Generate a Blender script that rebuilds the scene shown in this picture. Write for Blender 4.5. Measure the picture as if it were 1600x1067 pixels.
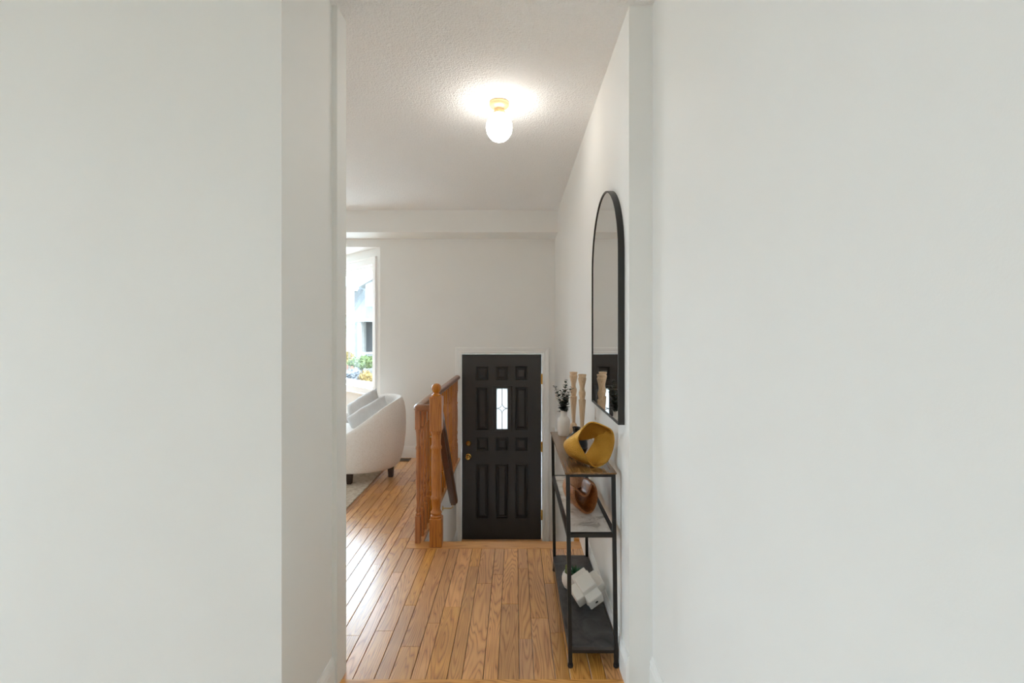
import bpy, bmesh, math, random
from mathutils import Vector, Matrix, noise as mnoise

random.seed(7)
for o in list(bpy.data.objects):
    bpy.data.objects.remove(o)
scene = bpy.context.scene
C = scene.collection
PI = math.pi

# ------------------------------------------------------------------ camera
F = 760.0            # focal length in pixels of the 1600 px wide frame
EYE = 1.36           # eye height above the hall floor
VX, VY = 805.0, 520.0
cam_d = bpy.data.cameras.new('camera')
cam_d.sensor_width = 36.0
cam_d.lens = F / 1600.0 * 36.0
cam_d.shift_x = -(VX - 800.0) / 1600.0
cam_d.shift_y = -(533.5 - VY) / 1600.0
cam_d.clip_start = 0.02
cam = bpy.data.objects.new('camera', cam_d)
cam.location = (0, 0, EYE)
cam.rotation_euler = (PI / 2, 0, 0)
C.objects.link(cam)
scene.camera = cam

# ------------------------------------------------------------------ world: even overcast sky
SKY = 5.5
w = bpy.data.worlds.new('overcast_sky')
scene.world = w
w.use_nodes = True
bgn = w.node_tree.nodes['Background']
bgn.inputs['Color'].default_value = (0.71, 0.86, 1.0, 1)
bgn.inputs['Strength'].default_value = SKY

# exposure / view
vs = scene.view_settings
vs.view_transform = 'Standard'
vs.look = 'None'
vs.gamma = 1.0
vs.use_curve_mapping = False
vs.exposure = 2.0
scene.cycles.max_bounces = 14
scene.cycles.diffuse_bounces = 9

# ------------------------------------------------------------------ plan of the place (metres)
XR = 0.435           # right wall of the hall
XRN = 0.525          # right wall on the camera's side of the opening
YO = 1.857           # plane of the opening
XL = -0.680          # left edge of the opening
YB = 5.31            # back wall (front door and bay window)
ZC = 2.61            # ceiling
ZL = -0.91           # lower landing at the front door
XLIV = -4.7          # far wall of the living room
YREAR = -3.4         # wall behind the camera
YS = 3.175           # top edge of the stairs
XS = -0.64           # wall of the stairwell


def portal(loc, rot, sx, sy, name):
    d = bpy.data.lights.new(name, 'AREA')
    d.shape = 'RECTANGLE'
    d.size, d.size_y = sx, sy
    d.cycles.is_portal = True
    o = bpy.data.objects.new(name, d)
    o.location = loc
    o.rotation_euler = rot
    C.objects.link(o)
    return o


# daylight portals in the real window openings
BDEP = 0.92
BA, BB = Vector((-1.475, YB)), Vector((-1.475 - BDEP, YB + BDEP))
BD = Vector((-4.45, YB))
BC = Vector((-4.45 + BDEP, YB + BDEP))

# ------------------------------------------------------------------ mesh helpers
def new_bm():
    return bmesh.new()


def box(bm, x0, x1, y0, y1, z0, z1, bev=0.0, seg=1, rot=None, piv=None):
    r = bmesh.ops.create_cube(bm, size=1.0)
    vs_ = r['verts']
    for v in vs_:
        v.co = Vector(((x0 + x1) / 2 + v.co.x * (x1 - x0), (y0 + y1) / 2 + v.co.y * (y1 - y0),
                       (z0 + z1) / 2 + v.co.z * (z1 - z0)))
    if bev > 0:
        es = list({e for v in vs_ for e in v.link_edges})
        rr = bmesh.ops.bevel(bm, geom=es, offset=bev, segments=seg, affect='EDGES', profile=0.5)
        vs_ = [v for v in rr['verts']] + [v for v in vs_ if v.is_valid]
        vs_ = list(set(vs_))
    if rot is not None:
        p = Vector(piv) if piv is not None else Vector(((x0 + x1) / 2, (y0 + y1) / 2, (z0 + z1) / 2))
        for v in vs_:
            v.co = rot @ (v.co - p) + p
    return vs_


def prism(bm, poly, z0, z1):
    """vertical prism over a plan polygon"""
    a = [bm.verts.new((p[0], p[1], z0)) for p in poly]
    b = [bm.verts.new((p[0], p[1], z1)) for p in poly]
    n = len(poly)
    for i in range(n):
        j = (i + 1) % n
        bm.faces.new((a[i], a[j], b[j], b[i]))
    bm.faces.new(a[::-1])
    bm.faces.new(b)
    return a + b


def extrude_profile(bm, prof, p0, p1, nrm, caps=True):
    """sweep a profile [(out, up)] straight from p0 to p1; nrm = 'out' direction"""
    p0, p1, nrm = Vector(p0), Vector(p1), Vector(nrm)
    up = Vector((0, 0, 1))
    a = [bm.verts.new(p0 + nrm * o + up * u) for o, u in prof]
    b = [bm.verts.new(p1 + nrm * o + up * u) for o, u in prof]
    n = len(prof)
    for i in range(n):
        j = (i + 1) % n
        bm.faces.new((a[i], a[j], b[j], b[i]))
    if caps:
        bm.faces.new(a[::-1])
        bm.faces.new(b)


def lathe(bm, prof, c, seg=24, rot=None, square=None):
    """prof [(r, z)], axis +Z at c"""
    c = Vector(c)
    rings = []
    for r, z in prof:
        ring = []
        if r < 1e-6:
            p = Vector((0, 0, z))
            ring = [bm.verts.new((rot @ p if rot else p) + c)]
        else:
            for k in range(seg):
                a = 2 * PI * k / seg
                p = Vector((r * math.cos(a), r * math.sin(a), z))
                ring.append(bm.verts.new((rot @ p if rot else p) + c))
        rings.append(ring)
    for i in range(len(rings) - 1):
        A, B = rings[i], rings[i + 1]
        if len(A) == 1 and len(B) == 1:
            continue
        for k in range(seg):
            k2 = (k + 1) % seg
            if len(A) == 1:
                bm.faces.new((A[0], B[k2], B[k]))
            elif len(B) == 1:
                bm.faces.new((A[k], A[k2], B[0]))
            else:
                bm.faces.new((A[k], A[k2], B[k2], B[k]))
    if len(rings[0]) > 1:
        bm.faces.new(rings[0][::-1])
    if len(rings[-1]) > 1:
        bm.faces.new(rings[-1])


def tube(bm, path, rad, seg=8, caps=True, sx=1.0, sz=1.0, ref=(0, 0, 1)):
    path = [Vector(p) for p in path]
    n = len(path)
    rings = []
    for i, p in enumerate(path):
        t = (path[min(i + 1, n - 1)] - path[max(i - 1, 0)]).normalized()
        r_ = Vector(ref)
        if abs(t.dot(r_)) > 0.95:
            r_ = Vector((1, 0, 0))
        s = t.cross(r_).normalized()
        u = s.cross(t).normalized()
        rr = rad[i] if isinstance(rad, (list, tuple)) else rad
        rings.append([bm.verts.new(p + s * (rr * sx * math.cos(2 * PI * k / seg)) + u * (rr * sz * math.sin(2 * PI * k / seg)))
                      for k in range(seg)])
    for i in range(n - 1):
        for k in range(seg):
            k2 = (k + 1) % seg
            bm.faces.new((rings[i][k], rings[i][k2], rings[i + 1][k2], rings[i + 1][k]))
    if caps:
        bm.faces.new(rings[0][::-1])
        bm.faces.new(rings[-1])


def sweep(bm, path, prof, ref=(0, 0, 1), caps=True):
    """sweep profile [(side, up)] along path with mitred joints"""
    path = [Vector(p) for p in path]
    n = len(path)
    rings = []
    for i, p in enumerate(path):
        d0 = (p - path[i - 1]).normalized() if i > 0 else None
        d1 = (path[i + 1] - p).normalized() if i < n - 1 else None
        if d0 is None:
            t, k = d1, 1.0
        elif d1 is None:
            t, k = d0, 1.0
        else:
            t = (d0 + d1).normalized()
            k = 1.0 / max(0.3, t.dot(d0))
        s = t.cross(Vector(ref)).normalized()
        u = s.cross(t).normalized()
        rings.append([bm.verts.new(p + s * a * k + u * b) for a, b in prof])
    m = len(prof)
    for i in range(n - 1):
        for k in range(m):
            k2 = (k + 1) % m
            bm.faces.new((rings[i][k], rings[i][k2], rings[i + 1][k2], rings[i + 1][k]))
    if caps:
        bm.faces.new(rings[0][::-1])
        bm.faces.new(rings[-1])


def sphere(bm, c, r, seg=24, rings=14, sc=(1, 1, 1)):
    res = bmesh.ops.create_uvsphere(bm, u_segments=seg, v_segments=rings, radius=1.0)
    for v in res['verts']:
        v.co = Vector((c[0] + v.co.x * r * sc[0], c[1] + v.co.y * r * sc[1], c[2] + v.co.z * r * sc[2]))
    return res['verts']


def obj(name, bm, mat, parent=None, smooth=None, origin=None):
    bmesh.ops.recalc_face_normals(bm, faces=bm.faces[:])
    off = Vector((0, 0, 0))
    if parent is not None:
        off = Vector(parent['_loc'])
    o0 = Vector(origin) if origin is not None else off
    for v in bm.verts:
        v.co -= o0
    me = bpy.data.meshes.new(name)
    bm.to_mesh(me)
    bm.free()
    if mat is not None:
        me.materials.append(M[mat] if isinstance(mat, str) else mat)
    if smooth is not None:
        me.shade_smooth()
        me.set_sharp_from_angle(angle=math.radians(smooth))
    o = bpy.data.objects.new(name, me)
    C.objects.link(o)
    if parent is not None:
        o.parent = parent
        o.location = o0 - off
    else:
        o.location = o0
    o['_loc'] = tuple(o0)
    return o


def tag(o, label, cat, group=None):
    o['label'] = label
    o['category'] = cat
    if group:
        o['group'] = group
    return o


def thing(name, label, cat, loc, group=None):
    o = bpy.data.objects.new(name, None)
    o.empty_display_size = 0.05
    o.location = loc
    o['_loc'] = tuple(loc)
    C.objects.link(o)
    if label:
        tag(o, label, cat, group)
    return o


def structure(o):
    o['kind'] = 'structure'
    return o


# ------------------------------------------------------------------ materials
M = {}


def srgb(r, g, b):
    def f(c):
        c /= 255.0
        return c / 12.92 if c <= 0.04045 else ((c + 0.055) / 1.055) ** 2.4
    return (f(r), f(g), f(b), 1)


class NT:
    def __init__(self, name):
        m = bpy.data.materials.new(name)
        m.use_nodes = True
        self.m = m
        self.t = m.node_tree
        self.b = self.t.nodes['Principled BSDF']
        M[name] = m

    def n(self, typ, **kw):
        nd = self.t.nodes.new(typ)
        for k, v in kw.items():
            setattr(nd, k, v)
        return nd

    def l(self, a, b):
        self.t.links.new(a, b)

    def coords(self, scale=(1, 1, 1), rnd=False, out='Object'):
        tc = self.n('ShaderNodeTexCoord')
        mp = self.n('ShaderNodeMapping')
        mp.inputs['Scale'].default_value = scale
        if rnd:
            oi = self.n('ShaderNodeObjectInfo')
            ml = self.n('ShaderNodeVectorMath', operation='SCALE')
            ml.inputs[0].default_value = (7.3, 11.1, 5.7)
            self.l(oi.outputs['Random'], ml.inputs['Scale'])
            ad = self.n('ShaderNodeVectorMath', operation='ADD')
            self.l(tc.outputs[out], ad.inputs[0])
            self.l(ml.outputs[0], ad.inputs[1])
            self.l(ad.outputs[0], mp.inputs['Vector'])
        else:
            self.l(tc.outputs[out], mp.inputs['Vector'])
        return mp.outputs['Vector']

    def noise(self, vec, scale, detail=3, rough=0.5, dist=0.0):
        nd = self.n('ShaderNodeTexNoise')
        nd.inputs['Scale'].default_value = scale
        nd.inputs['Detail'].default_value = detail
        nd.inputs['Roughness'].default_value = rough
        nd.inputs['Distortion'].default_value = dist
        self.l(vec, nd.inputs['Vector'])
        return nd.outputs['Fac']

    def ramp(self, fac, stops):
        r = self.n('ShaderNodeValToRGB')
        el = r.color_ramp.elements
        el[0].position, el[0].color = stops[0]
        el[1].position, el[1].color = stops[-1]
        for p, c in stops[1:-1]:
            e = el.new(p)
            e.color = c
        self.l(fac, r.inputs['Fac'])
        return r.outputs['Color']

    def bump(self, h, strength, dist=0.01):
        b = self.n('ShaderNodeBump')
        b.inputs['Strength'].default_value = strength
        b.inputs['Distance'].default_value = dist
        self.l(h, b.inputs['Height'])
        self.l(b.outputs['Normal'], self.b.inputs['Normal'])

    def set(self, **kw):
        for k, v in kw.items():
            self.b.inputs[k.replace('_', ' ')].default_value = v


def plain(name, col, rough=0.5, metal=0.0, var=0.04, vscale=6.0, bump=0.0, bscale=200.0, coat=0.0, spec=0.5, sheen=0.0):
    t = NT(name)
    v = t.coords()
    f = t.noise(v, vscale, 3)
    lo = tuple(c * (1 - var) for c in col[:3]) + (1,)
    hi = tuple(min(1, c * (1 + var)) for c in col[:3]) + (1,)
    t.l(t.ramp(f, [(0.3, lo), (0.7, hi)]), t.b.inputs['Base Color'])
    t.set(Roughness=rough, Metallic=metal)
    t.b.inputs['Specular IOR Level'].default_value = spec
    t.b.inputs['Coat Weight'].default_value = coat
    t.b.inputs['Sheen Weight'].default_value = sheen
    if bump > 0:
        t.bump(t.noise(v, bscale, 2), bump, 0.002)
    return t


plain('wall_paint', srgb(238, 237, 234), 0.62, var=0.008, vscale=3, bump=0.06, bscale=260, spec=0.3)
plain('trim_white', srgb(245, 244, 242), 0.35, var=0.008, spec=0.4)
plain('exterior_wall', srgb(190, 185, 180), 0.8)
plain('black_metal', srgb(38, 35, 33), 0.45, metal=0.3, var=0.15, vscale=30)
plain('mirror_frame_black', srgb(36, 33, 30), 0.4, var=0.1, vscale=20)
plain('door_black', srgb(58, 56, 55), 0.42, var=0.04, bump=0.02, bscale=120)
plain('brass', srgb(205, 165, 90), 0.22, metal=1.0, var=0.06)
plain('brass_satin', srgb(214, 178, 118), 0.38, metal=0.75, var=0.04)
plain('lamp_brass', srgb(238, 208, 160), 0.4, metal=0.35, var=0.03)
plain('lead_came', srgb(60, 62, 64), 0.45, metal=0.6)
plain('ceramic_white', srgb(232, 226, 220), 0.35, var=0.02, bump=0.05, bscale=90)
plain('plaster_white', srgb(236, 233, 228), 0.6, var=0.02, bump=0.06, bscale=140)
plain('vase_black', srgb(28, 30, 34), 0.25, var=0.25, vscale=60, bump=0.08, bscale=70)
plain('soil', srgb(60, 48, 38), 0.9, var=0.3, vscale=90, bump=0.5, bscale=90)
plain('leaf_dark', srgb(62, 74, 66), 0.5, var=0.25, vscale=50)
plain('leaf_green', srgb(44, 104, 62), 0.4, var=0.3, vscale=60)
plain('cactus_green', srgb(128, 142, 92), 0.6, var=0.3, vscale=220)
plain('stem_brown', srgb(84, 76, 58), 0.7)
plain('dark_wood_leg', srgb(62, 46, 38), 0.4, var=0.15, vscale=40)
plain('vent_metal', srgb(92, 78, 62), 0.4, metal=0.4, var=0.1)
plain('dark_gap', srgb(70, 44, 22), 0.9)
plain('flat_black', srgb(22, 22, 22), 0.6)
plain('cushion_cloth', srgb(200, 198, 197), 0.9, var=0.03, vscale=25, bump=0.3, bscale=350, sheen=0.3)
plain('tile_floor', srgb(196, 164, 126), 0.4, var=0.06, vscale=4)

# textured ceiling
t = NT('ceiling_popcorn')
v = t.coords()
f1 = t.noise(v, 62, 3, 0.6)
f2 = t.noise(v, 150, 2)
ad = t.n('ShaderNodeMath', operation='ADD')
t.l(f1, ad.inputs[0]); t.l(f2, ad.inputs[1])
t.b.inputs['Base Color'].default_value = srgb(248, 248, 248)
t.set(Roughness=0.9)
t.bump(ad.outputs[0], 0.75, 0.010)


def oak(name, light, mid, dark, axis='Y', rnd=True, rough=0.32, coat=0.25, freq=1.0, contrast=0.6, knots=False):
    t = NT(name)
    s = {'X': (1.1, 14, 14), 'Y': (14, 1.1, 14), 'Z': (14, 14, 1.1)}[axis]
    fs = {'X': (6, 260, 260), 'Y': (260, 6, 260), 'Z': (260, 260, 6)}[axis]
    v = t.coords(s, rnd)
    n1 = t.noise(v, 1.0 * freq, 1.5, 0.45, 0.25)
    mul = t.n('ShaderNodeMath', operation='MULTIPLY')
    mul.inputs[1].default_value = 130.0
    t.l(n1, mul.inputs[0])
    sn = t.n('ShaderNodeMath', operation='SINE')
    t.l(mul.outputs[0], sn.inputs[0])
    v2 = t.coords(fs, rnd)
    n2 = t.noise(v2, 1.0, 2, 0.6)
    # combine rings and fibres
    mr = t.n('ShaderNodeMapRange')
    mr.inputs['From Min'].default_value = -1
    mr.inputs['From Max'].default_value = 1
    t.l(sn.outputs[0], mr.inputs['Value'])
    pw = t.n('ShaderNodeMath', operation='POWER')
    pw.inputs[1].default_value = 0.42
    t.l(mr.outputs[0], pw.inputs[0])
    mx = t.n('ShaderNodeMath', operation='MULTIPLY_ADD')
    mx.inputs[1].default_value = contrast * 0.55
    t.l(pw.outputs[0], mx.inputs[0])
    m3 = t.n('ShaderNodeMath', operation='MULTIPLY_ADD')
    m3.inputs[1].default_value = 0.55
    m3.inputs[2].default_value = 0.12
    t.l(n2, m3.inputs[0])
    t.l(m3.outputs[0], mx.inputs[2])
    col = t.ramp(mx.outputs[0], [(0.2, dark), (0.52, mid), (0.85, light)])
    # piece to piece variation
    oi = t.n('ShaderNodeObjectInfo')
    hv = t.n('ShaderNodeHueSaturation')
    if rnd:
        r1 = t.n('ShaderNodeMapRange')
        r1.inputs['To Min'].default_value = 0.84
        r1.inputs['To Max'].default_value = 1.14
        t.l(oi.outputs['Random'], r1.inputs['Value'])
        t.l(r1.outputs[0], hv.inputs['Value'])
        ml = t.n('ShaderNodeMath', operation='MULTIPLY')
        ml.inputs[1].default_value = 13.7
        t.l(oi.outputs['Random'], ml.inputs[0])
        fr = t.n('ShaderNodeMath', operation='FRACT')
        t.l(ml.outputs[0], fr.inputs[0])
        r2 = t.n('ShaderNodeMapRange')
        r2.inputs['To Min'].default_value = 0.87
        r2.inputs['To Max'].default_value = 1.04
        t.l(fr.outputs[0], r2.inputs['Value'])
        t.l(r2.outputs[0], hv.inputs['Saturation'])
        r3 = t.n('ShaderNodeMapRange')
        r3.inputs['To Min'].default_value = 0.495
        r3.inputs['To Max'].default_value = 0.502
        t.l(fr.outputs[0], r3.inputs['Value'])
        t.l(r3.outputs[0], hv.inputs['Hue'])
    t.l(col, hv.inputs['Color'])
    out = hv.outputs['Color']
    if knots:
        vk = t.coords((5.5, 2.2, 1), rnd)
        nk = t.noise(vk, 1.3, 1.0)
        kr = t.ramp(nk, [(0.20, (0.45, 0.36, 0.30, 1)), (0.31, (1, 1, 1, 1))])
        mixn = t.n('ShaderNodeMixRGB', blend_type='MULTIPLY')
        mixn.inputs['Fac'].default_value = 0.8
        t.l(out, mixn.inputs[1]); t.l(kr, mixn.inputs[2])
        out = mixn.outputs[0]
    if knots:
        geo = t.n('ShaderNodeNewGeometry')
        nw = t.noise(geo.outputs['Position'], 2.1, 3, 0.55)
        wr = t.ramp(nw, [(0.36, (0.74, 0.69, 0.66, 1)), (0.54, (1, 1, 1, 1))])
        mw = t.n('ShaderNodeMixRGB', blend_type='MULTIPLY')
        mw.inputs['Fac'].default_value = 0.55
        t.l(out, mw.inputs[1]); t.l(wr, mw.inputs[2])
        out = mw.outputs[0]
    t.l(out, t.b.inputs['Base Color'])
    t.set(Roughness=rough)
    t.b.inputs['Coat Weight'].default_value = coat
    t.b.inputs['Coat Roughness'].default_value = 0.27
    t.bump(mx.outputs[0], 0.12, 0.001)
    return t


oak('oak_floor', srgb(232, 172, 98), srgb(208, 142, 72), srgb(118, 68, 28), 'Y', True, 0.34, 1.0, 1.0, 0.8, knots=True)
oak('oak_cross', srgb(230, 174, 104), srgb(208, 146, 78), srgb(140, 88, 42), 'X', True, 0.34, 0.3)
oak('oak_rail', srgb(164, 104, 56), srgb(138, 82, 40), srgb(90, 50, 22), 'Y', False, 0.28, 0.4)
oak('oak_post', srgb(198, 126, 44), srgb(176, 104, 32), srgb(116, 64, 18), 'Z', True, 0.28, 0.4)
oak('walnut_rail', srgb(104, 62, 36), srgb(78, 44, 26), srgb(48, 26, 16), 'Y', False, 0.3, 0.3)
oak('pale_wood', srgb(226, 198, 160), srgb(212, 180, 138), srgb(180, 144, 104), 'Z', True, 0.55, 0.0)
oak('acacia', srgb(178, 114, 64), srgb(142, 86, 48), srgb(92, 54, 32), 'Y', True, 0.38, 0.15, 0.8, 0.5)
oak('clay_wood', srgb(216, 172, 140), srgb(202, 152, 118), srgb(168, 118, 88), 'Z', True, 0.5, 0.0)
oak('bronze_wood', srgb(150, 112, 72), srgb(124, 88, 52), srgb(84, 58, 34), 'Y', False, 0.24, 0.3, 1.0, 0.4)

# hammered gold
t = NT('hammered_gold')
v = t.coords()
vo = t.n('ShaderNodeTexVoronoi')
vo.inputs['Scale'].default_value = 290
t.l(v, vo.inputs['Vector'])
t.l(t.ramp(t.noise(v, 14, 2), [(0.35, srgb(200, 152, 64)), (0.65, srgb(214, 166, 76))]), t.b.inputs['Base Color'])
t.set(Roughness=0.3, Metallic=1.0)
t.bump(vo.outputs['Distance'], 0.7, 0.004)

# marble
t = NT('marble_white')
v = t.coords()
n1 = t.noise(v, 9, 5, 0.65, 1.2)
t.l(t.ramp(n1, [(0.36, srgb(186, 178, 170)), (0.44, srgb(222, 215, 208)), (0.6, srgb(236, 232, 227))]), t.b.inputs['Base Color'])
t.set(Roughness=0.22)
# slate
t = NT('slate_dark')
v = t.coords()
n1 = t.noise(v, 12, 6, 0.65, 0.8)
t.l(t.ramp(n1, [(0.35, srgb(40, 39, 40)), (0.7, srgb(82, 80, 82))]), t.b.inputs['Base Color'])
t.set(Roughness=0.45)
t.bump(n1, 0.2, 0.003)
# woven chair cloth
t = NT('boucle_cloth')
v = t.coords()
n1 = t.noise(v, 140, 3, 0.6)
vx = t.coords((110, 110, 420))
n2 = t.noise(vx, 1.0, 3, 0.6)
ad = t.n('ShaderNodeMath', operation='ADD')
t.l(n1, ad.inputs[0]); t.l(n2, ad.inputs[1])
t.l(t.ramp(ad.outputs[0], [(0.35, srgb(230, 222, 215)), (0.6, srgb(246, 242, 238))]), t.b.inputs['Base Color'])
e = [x for x in t.t.nodes if x.type == 'VALTORGB'][0].color_ramp.elements
e[0].position, e[1].position = 0.75, 1.25
e[1].position = 1.0
t.set(Roughness=0.95)
t.b.inputs['Sheen Weight'].default_value = 0.3
t.bump(ad.outputs[0], 0.5, 0.003)
# rug
t = NT('rug_cream')
v = t.coords()
n1 = t.noise(v, 26, 5, 0.7)
t.l(t.ramp(n1, [(0.35, srgb(190, 178, 160)), (0.6, srgb(222, 214, 200))]), t.b.inputs['Base Color'])
t.set(Roughness=1.0)
t.bump(t.noise(v, 300, 2), 0.6, 0.004)
# mirror
t = NT('mirror_glass')
t.set(Metallic=1.0, Roughness=0.012)
t.b.inputs['Base Color'].default_value = (0.86, 0.88, 0.89, 1)
# window glass: clear pane with weak reflection
t = NT('window_glass')
t.t.nodes.remove(t.b)
outn = [x for x in t.t.nodes if x.type == 'OUTPUT_MATERIAL'][0]
tr = t.n('ShaderNodeBsdfTransparent'); tr.inputs['Color'].default_value = (0.95, 0.97, 0.97, 1)
gl = t.n('ShaderNodeBsdfGlossy'); gl.inputs['Roughness'].default_value = 0.02
mx = t.n('ShaderNodeMixShader'); mx.inputs['Fac'].default_value = 0.05
t.l(tr.outputs[0], mx.inputs[1]); t.l(gl.outputs[0], mx.inputs[2]); t.l(mx.outputs[0], outn.inputs['Surface'])
# door light: textured leaded glass
t = NT('leaded_glass')
t.t.nodes.remove(t.b)
outn = [x for x in t.t.nodes if x.type == 'OUTPUT_MATERIAL'][0]
tr = t.n('ShaderNodeBsdfTransparent'); tr.inputs['Color'].default_value = (0.5, 0.52, 0.52, 1)
tl = t.n('ShaderNodeBsdfTranslucent'); tl.inputs['Color'].default_value = (0.42, 0.40, 0.38, 1)
gl = t.n('ShaderNodeBsdfGlossy'); gl.inputs['Roughness'].default_value = 0.08
mx = t.n('ShaderNodeMixShader'); mx.inputs['Fac'].default_value = 0.6
mx2 = t.n('ShaderNodeMixShader'); mx2.inputs['Fac'].default_value = 0.05
t.l(tr.outputs[0], mx.inputs[1]); t.l(tl.outputs[0], mx.inputs[2])
t.l(mx.outputs[0], mx2.inputs[1]); t.l(gl.outputs[0], mx2.inputs[2]); t.l(mx2.outputs[0], outn.inputs['Surface'])
# lit opal globe
t = NT('opal_lit')
t.set(Roughness=0.3)
t.b.inputs['Base Color'].default_value = (0.95, 0.93, 0.88, 1)
t.b.inputs['Emission Color'].default_value = (1.0, 0.95, 0.88, 1)
t.b.inputs['Emission Strength'].default_value = 5.0
# outdoors
t = NT('brick_red')
v = t.coords((1, 1, 1))
sw = t.n('ShaderNodeSeparateXYZ'); t.l(v, sw.inputs[0])
cb = t.n('ShaderNodeCombineXYZ'); t.l(sw.outputs['X'], cb.inputs['X']); t.l(sw.outputs['Z'], cb.inputs['Y'])
bt = t.n('ShaderNodeTexBrick')
bt.inputs['Scale'].default_value = 1.0
bt.inputs['Brick Width'].default_value = 0.22
bt.inputs['Row Height'].default_value = 0.075
bt.inputs['Mortar Size'].default_value = 0.008
bt.inputs['Color1'].default_value = srgb(112, 54, 26)
bt.inputs['Color2'].default_value = srgb(98, 48, 26)
bt.inputs['Mortar'].default_value = srgb(92, 80, 72)
t.l(cb.outputs[0], bt.inputs['Vector'])
t.l(bt.outputs['Color'], t.b.inputs['Base Color'])
t.set(Roughness=0.9)
t = NT('shingle_grey')
v = t.coords((3, 3, 9))
n1 = t.noise(v, 2.0, 5, 0.7)
t.l(t.ramp(n1, [(0.35, srgb(54, 56, 58)), (0.65, srgb(74, 76, 78))]), t.b.inputs['Base Color'])
t.set(Roughness=0.9)
plain('house_white', srgb(150, 151, 152), 0.7)
plain('house_stone', srgb(108, 105, 100), 0.8, var=0.2, vscale=5)
plain('house_dark', srgb(52, 54, 57), 0.6)
plain('lawn', srgb(70, 76, 52), 1.0, var=0.3, vscale=3)
plain('pavement', srgb(98, 97, 95), 0.9, var=0.1, vscale=2)
plain('bounce_paving', srgb(172, 170, 166), 0.9, var=0.08, vscale=2)  # pale tone chosen to bounce sky light up to the ceiling
plain('bush_green', srgb(66, 78, 34), 0.9, var=0.3, vscale=6)
plain('bush_silver', srgb(84, 86, 90), 0.9, var=0.3, vscale=6)
plain('bush_yellow', srgb(112, 90, 44), 0.9, var=0.3, vscale=6)
plain('bark', srgb(80, 66, 54), 0.9)
#==PART2==

# ================================================================== STRUCTURE
def lbox(bm, mt, *a, **k):
    vs_ = box(bm, *a, **k)
    for v_ in vs_:
        v_.co = mt @ v_.co


# ---- right wall (steps out by 9 cm on the camera's side of the opening)
bm = new_bm()
prism(bm, [(XR, YB + 0.2), (XR, YO), (XRN, YO), (XRN, YREAR - 0.2), (0.75, YREAR - 0.2), (0.75, YB + 0.2)], ZL - 0.2, ZC)
structure(obj('wall_right', bm, 'wall_paint'))
# ---- left block between living room and the camera's room
bm = new_bm()
prism(bm, [(-0.70, 1.458), (-0.70, YO), (XL, YO), (XL, 1.957), (XLIV, 1.957), (XLIV, 1.458)], -0.02, ZC)
structure(obj('wall_left', bm, 'wall_paint'))
# ---- back wall with door and bay openings
DX0, DX1, DZ1 = -0.602, 0.309, 1.150        # rough opening of the front door
ZBAY = 2.297
bm = new_bm()
T = YB + 0.2
box(bm, XLIV - 0.2, BD.x, YB, T, -0.2, ZC)
box(bm, BD.x, BA.x, YB, T, ZBAY, ZC)
box(bm, BA.x, DX0, YB, T, ZL - 0.2, ZC)
box(bm, DX0, DX1, YB, T, DZ1, ZC)
box(bm, DX1, XR, YB, T, ZL - 0.2, ZC)
structure(obj('wall_back', bm, 'wall_paint'))
# ---- boxed-in beam along the back wall
bm = new_bm()
box(bm, XLIV, XR, 4.955, YB, 2.385, ZC)
structure(obj('trim_1', bm, 'wall_paint'))
# ---- far wall of the living room, rear wall, camera-side left wall
# wide window openings: (y0, y1, z0, z1)
SIDE = [(-1.9, -0.3, 0.0, 2.15)]
bm = new_bm()
ya = YREAR
for y0, y1, z0, z1 in SIDE:
    box(bm, XLIV - 0.2, XLIV, ya, y0, -0.2, ZC)
    box(bm, XLIV - 0.2, XLIV, y0, y1, z1, ZC)
    box(bm, XLIV - 0.2, XLIV, y0, y1, -0.2, z0 - 0.001)
    ya = y1
box(bm, XLIV - 0.2, XLIV, ya, YB, -0.2, ZC)
structure(obj('wall_far', bm, 'wall_paint'))
bm = new_bm()
box(bm, XLIV - 0.2, XRN, YREAR - 0.2, YREAR, -0.2, ZC)
structure(obj('wall_rear', bm, 'wall_paint'))
# ---- ceiling
bm = new_bm()
box(bm, XLIV - 0.2, 0.75, YREAR - 0.2, YB + 0.2, ZC, ZC + 0.2)
structure(obj('ceiling', bm, 'ceiling_popcorn'))


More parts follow.
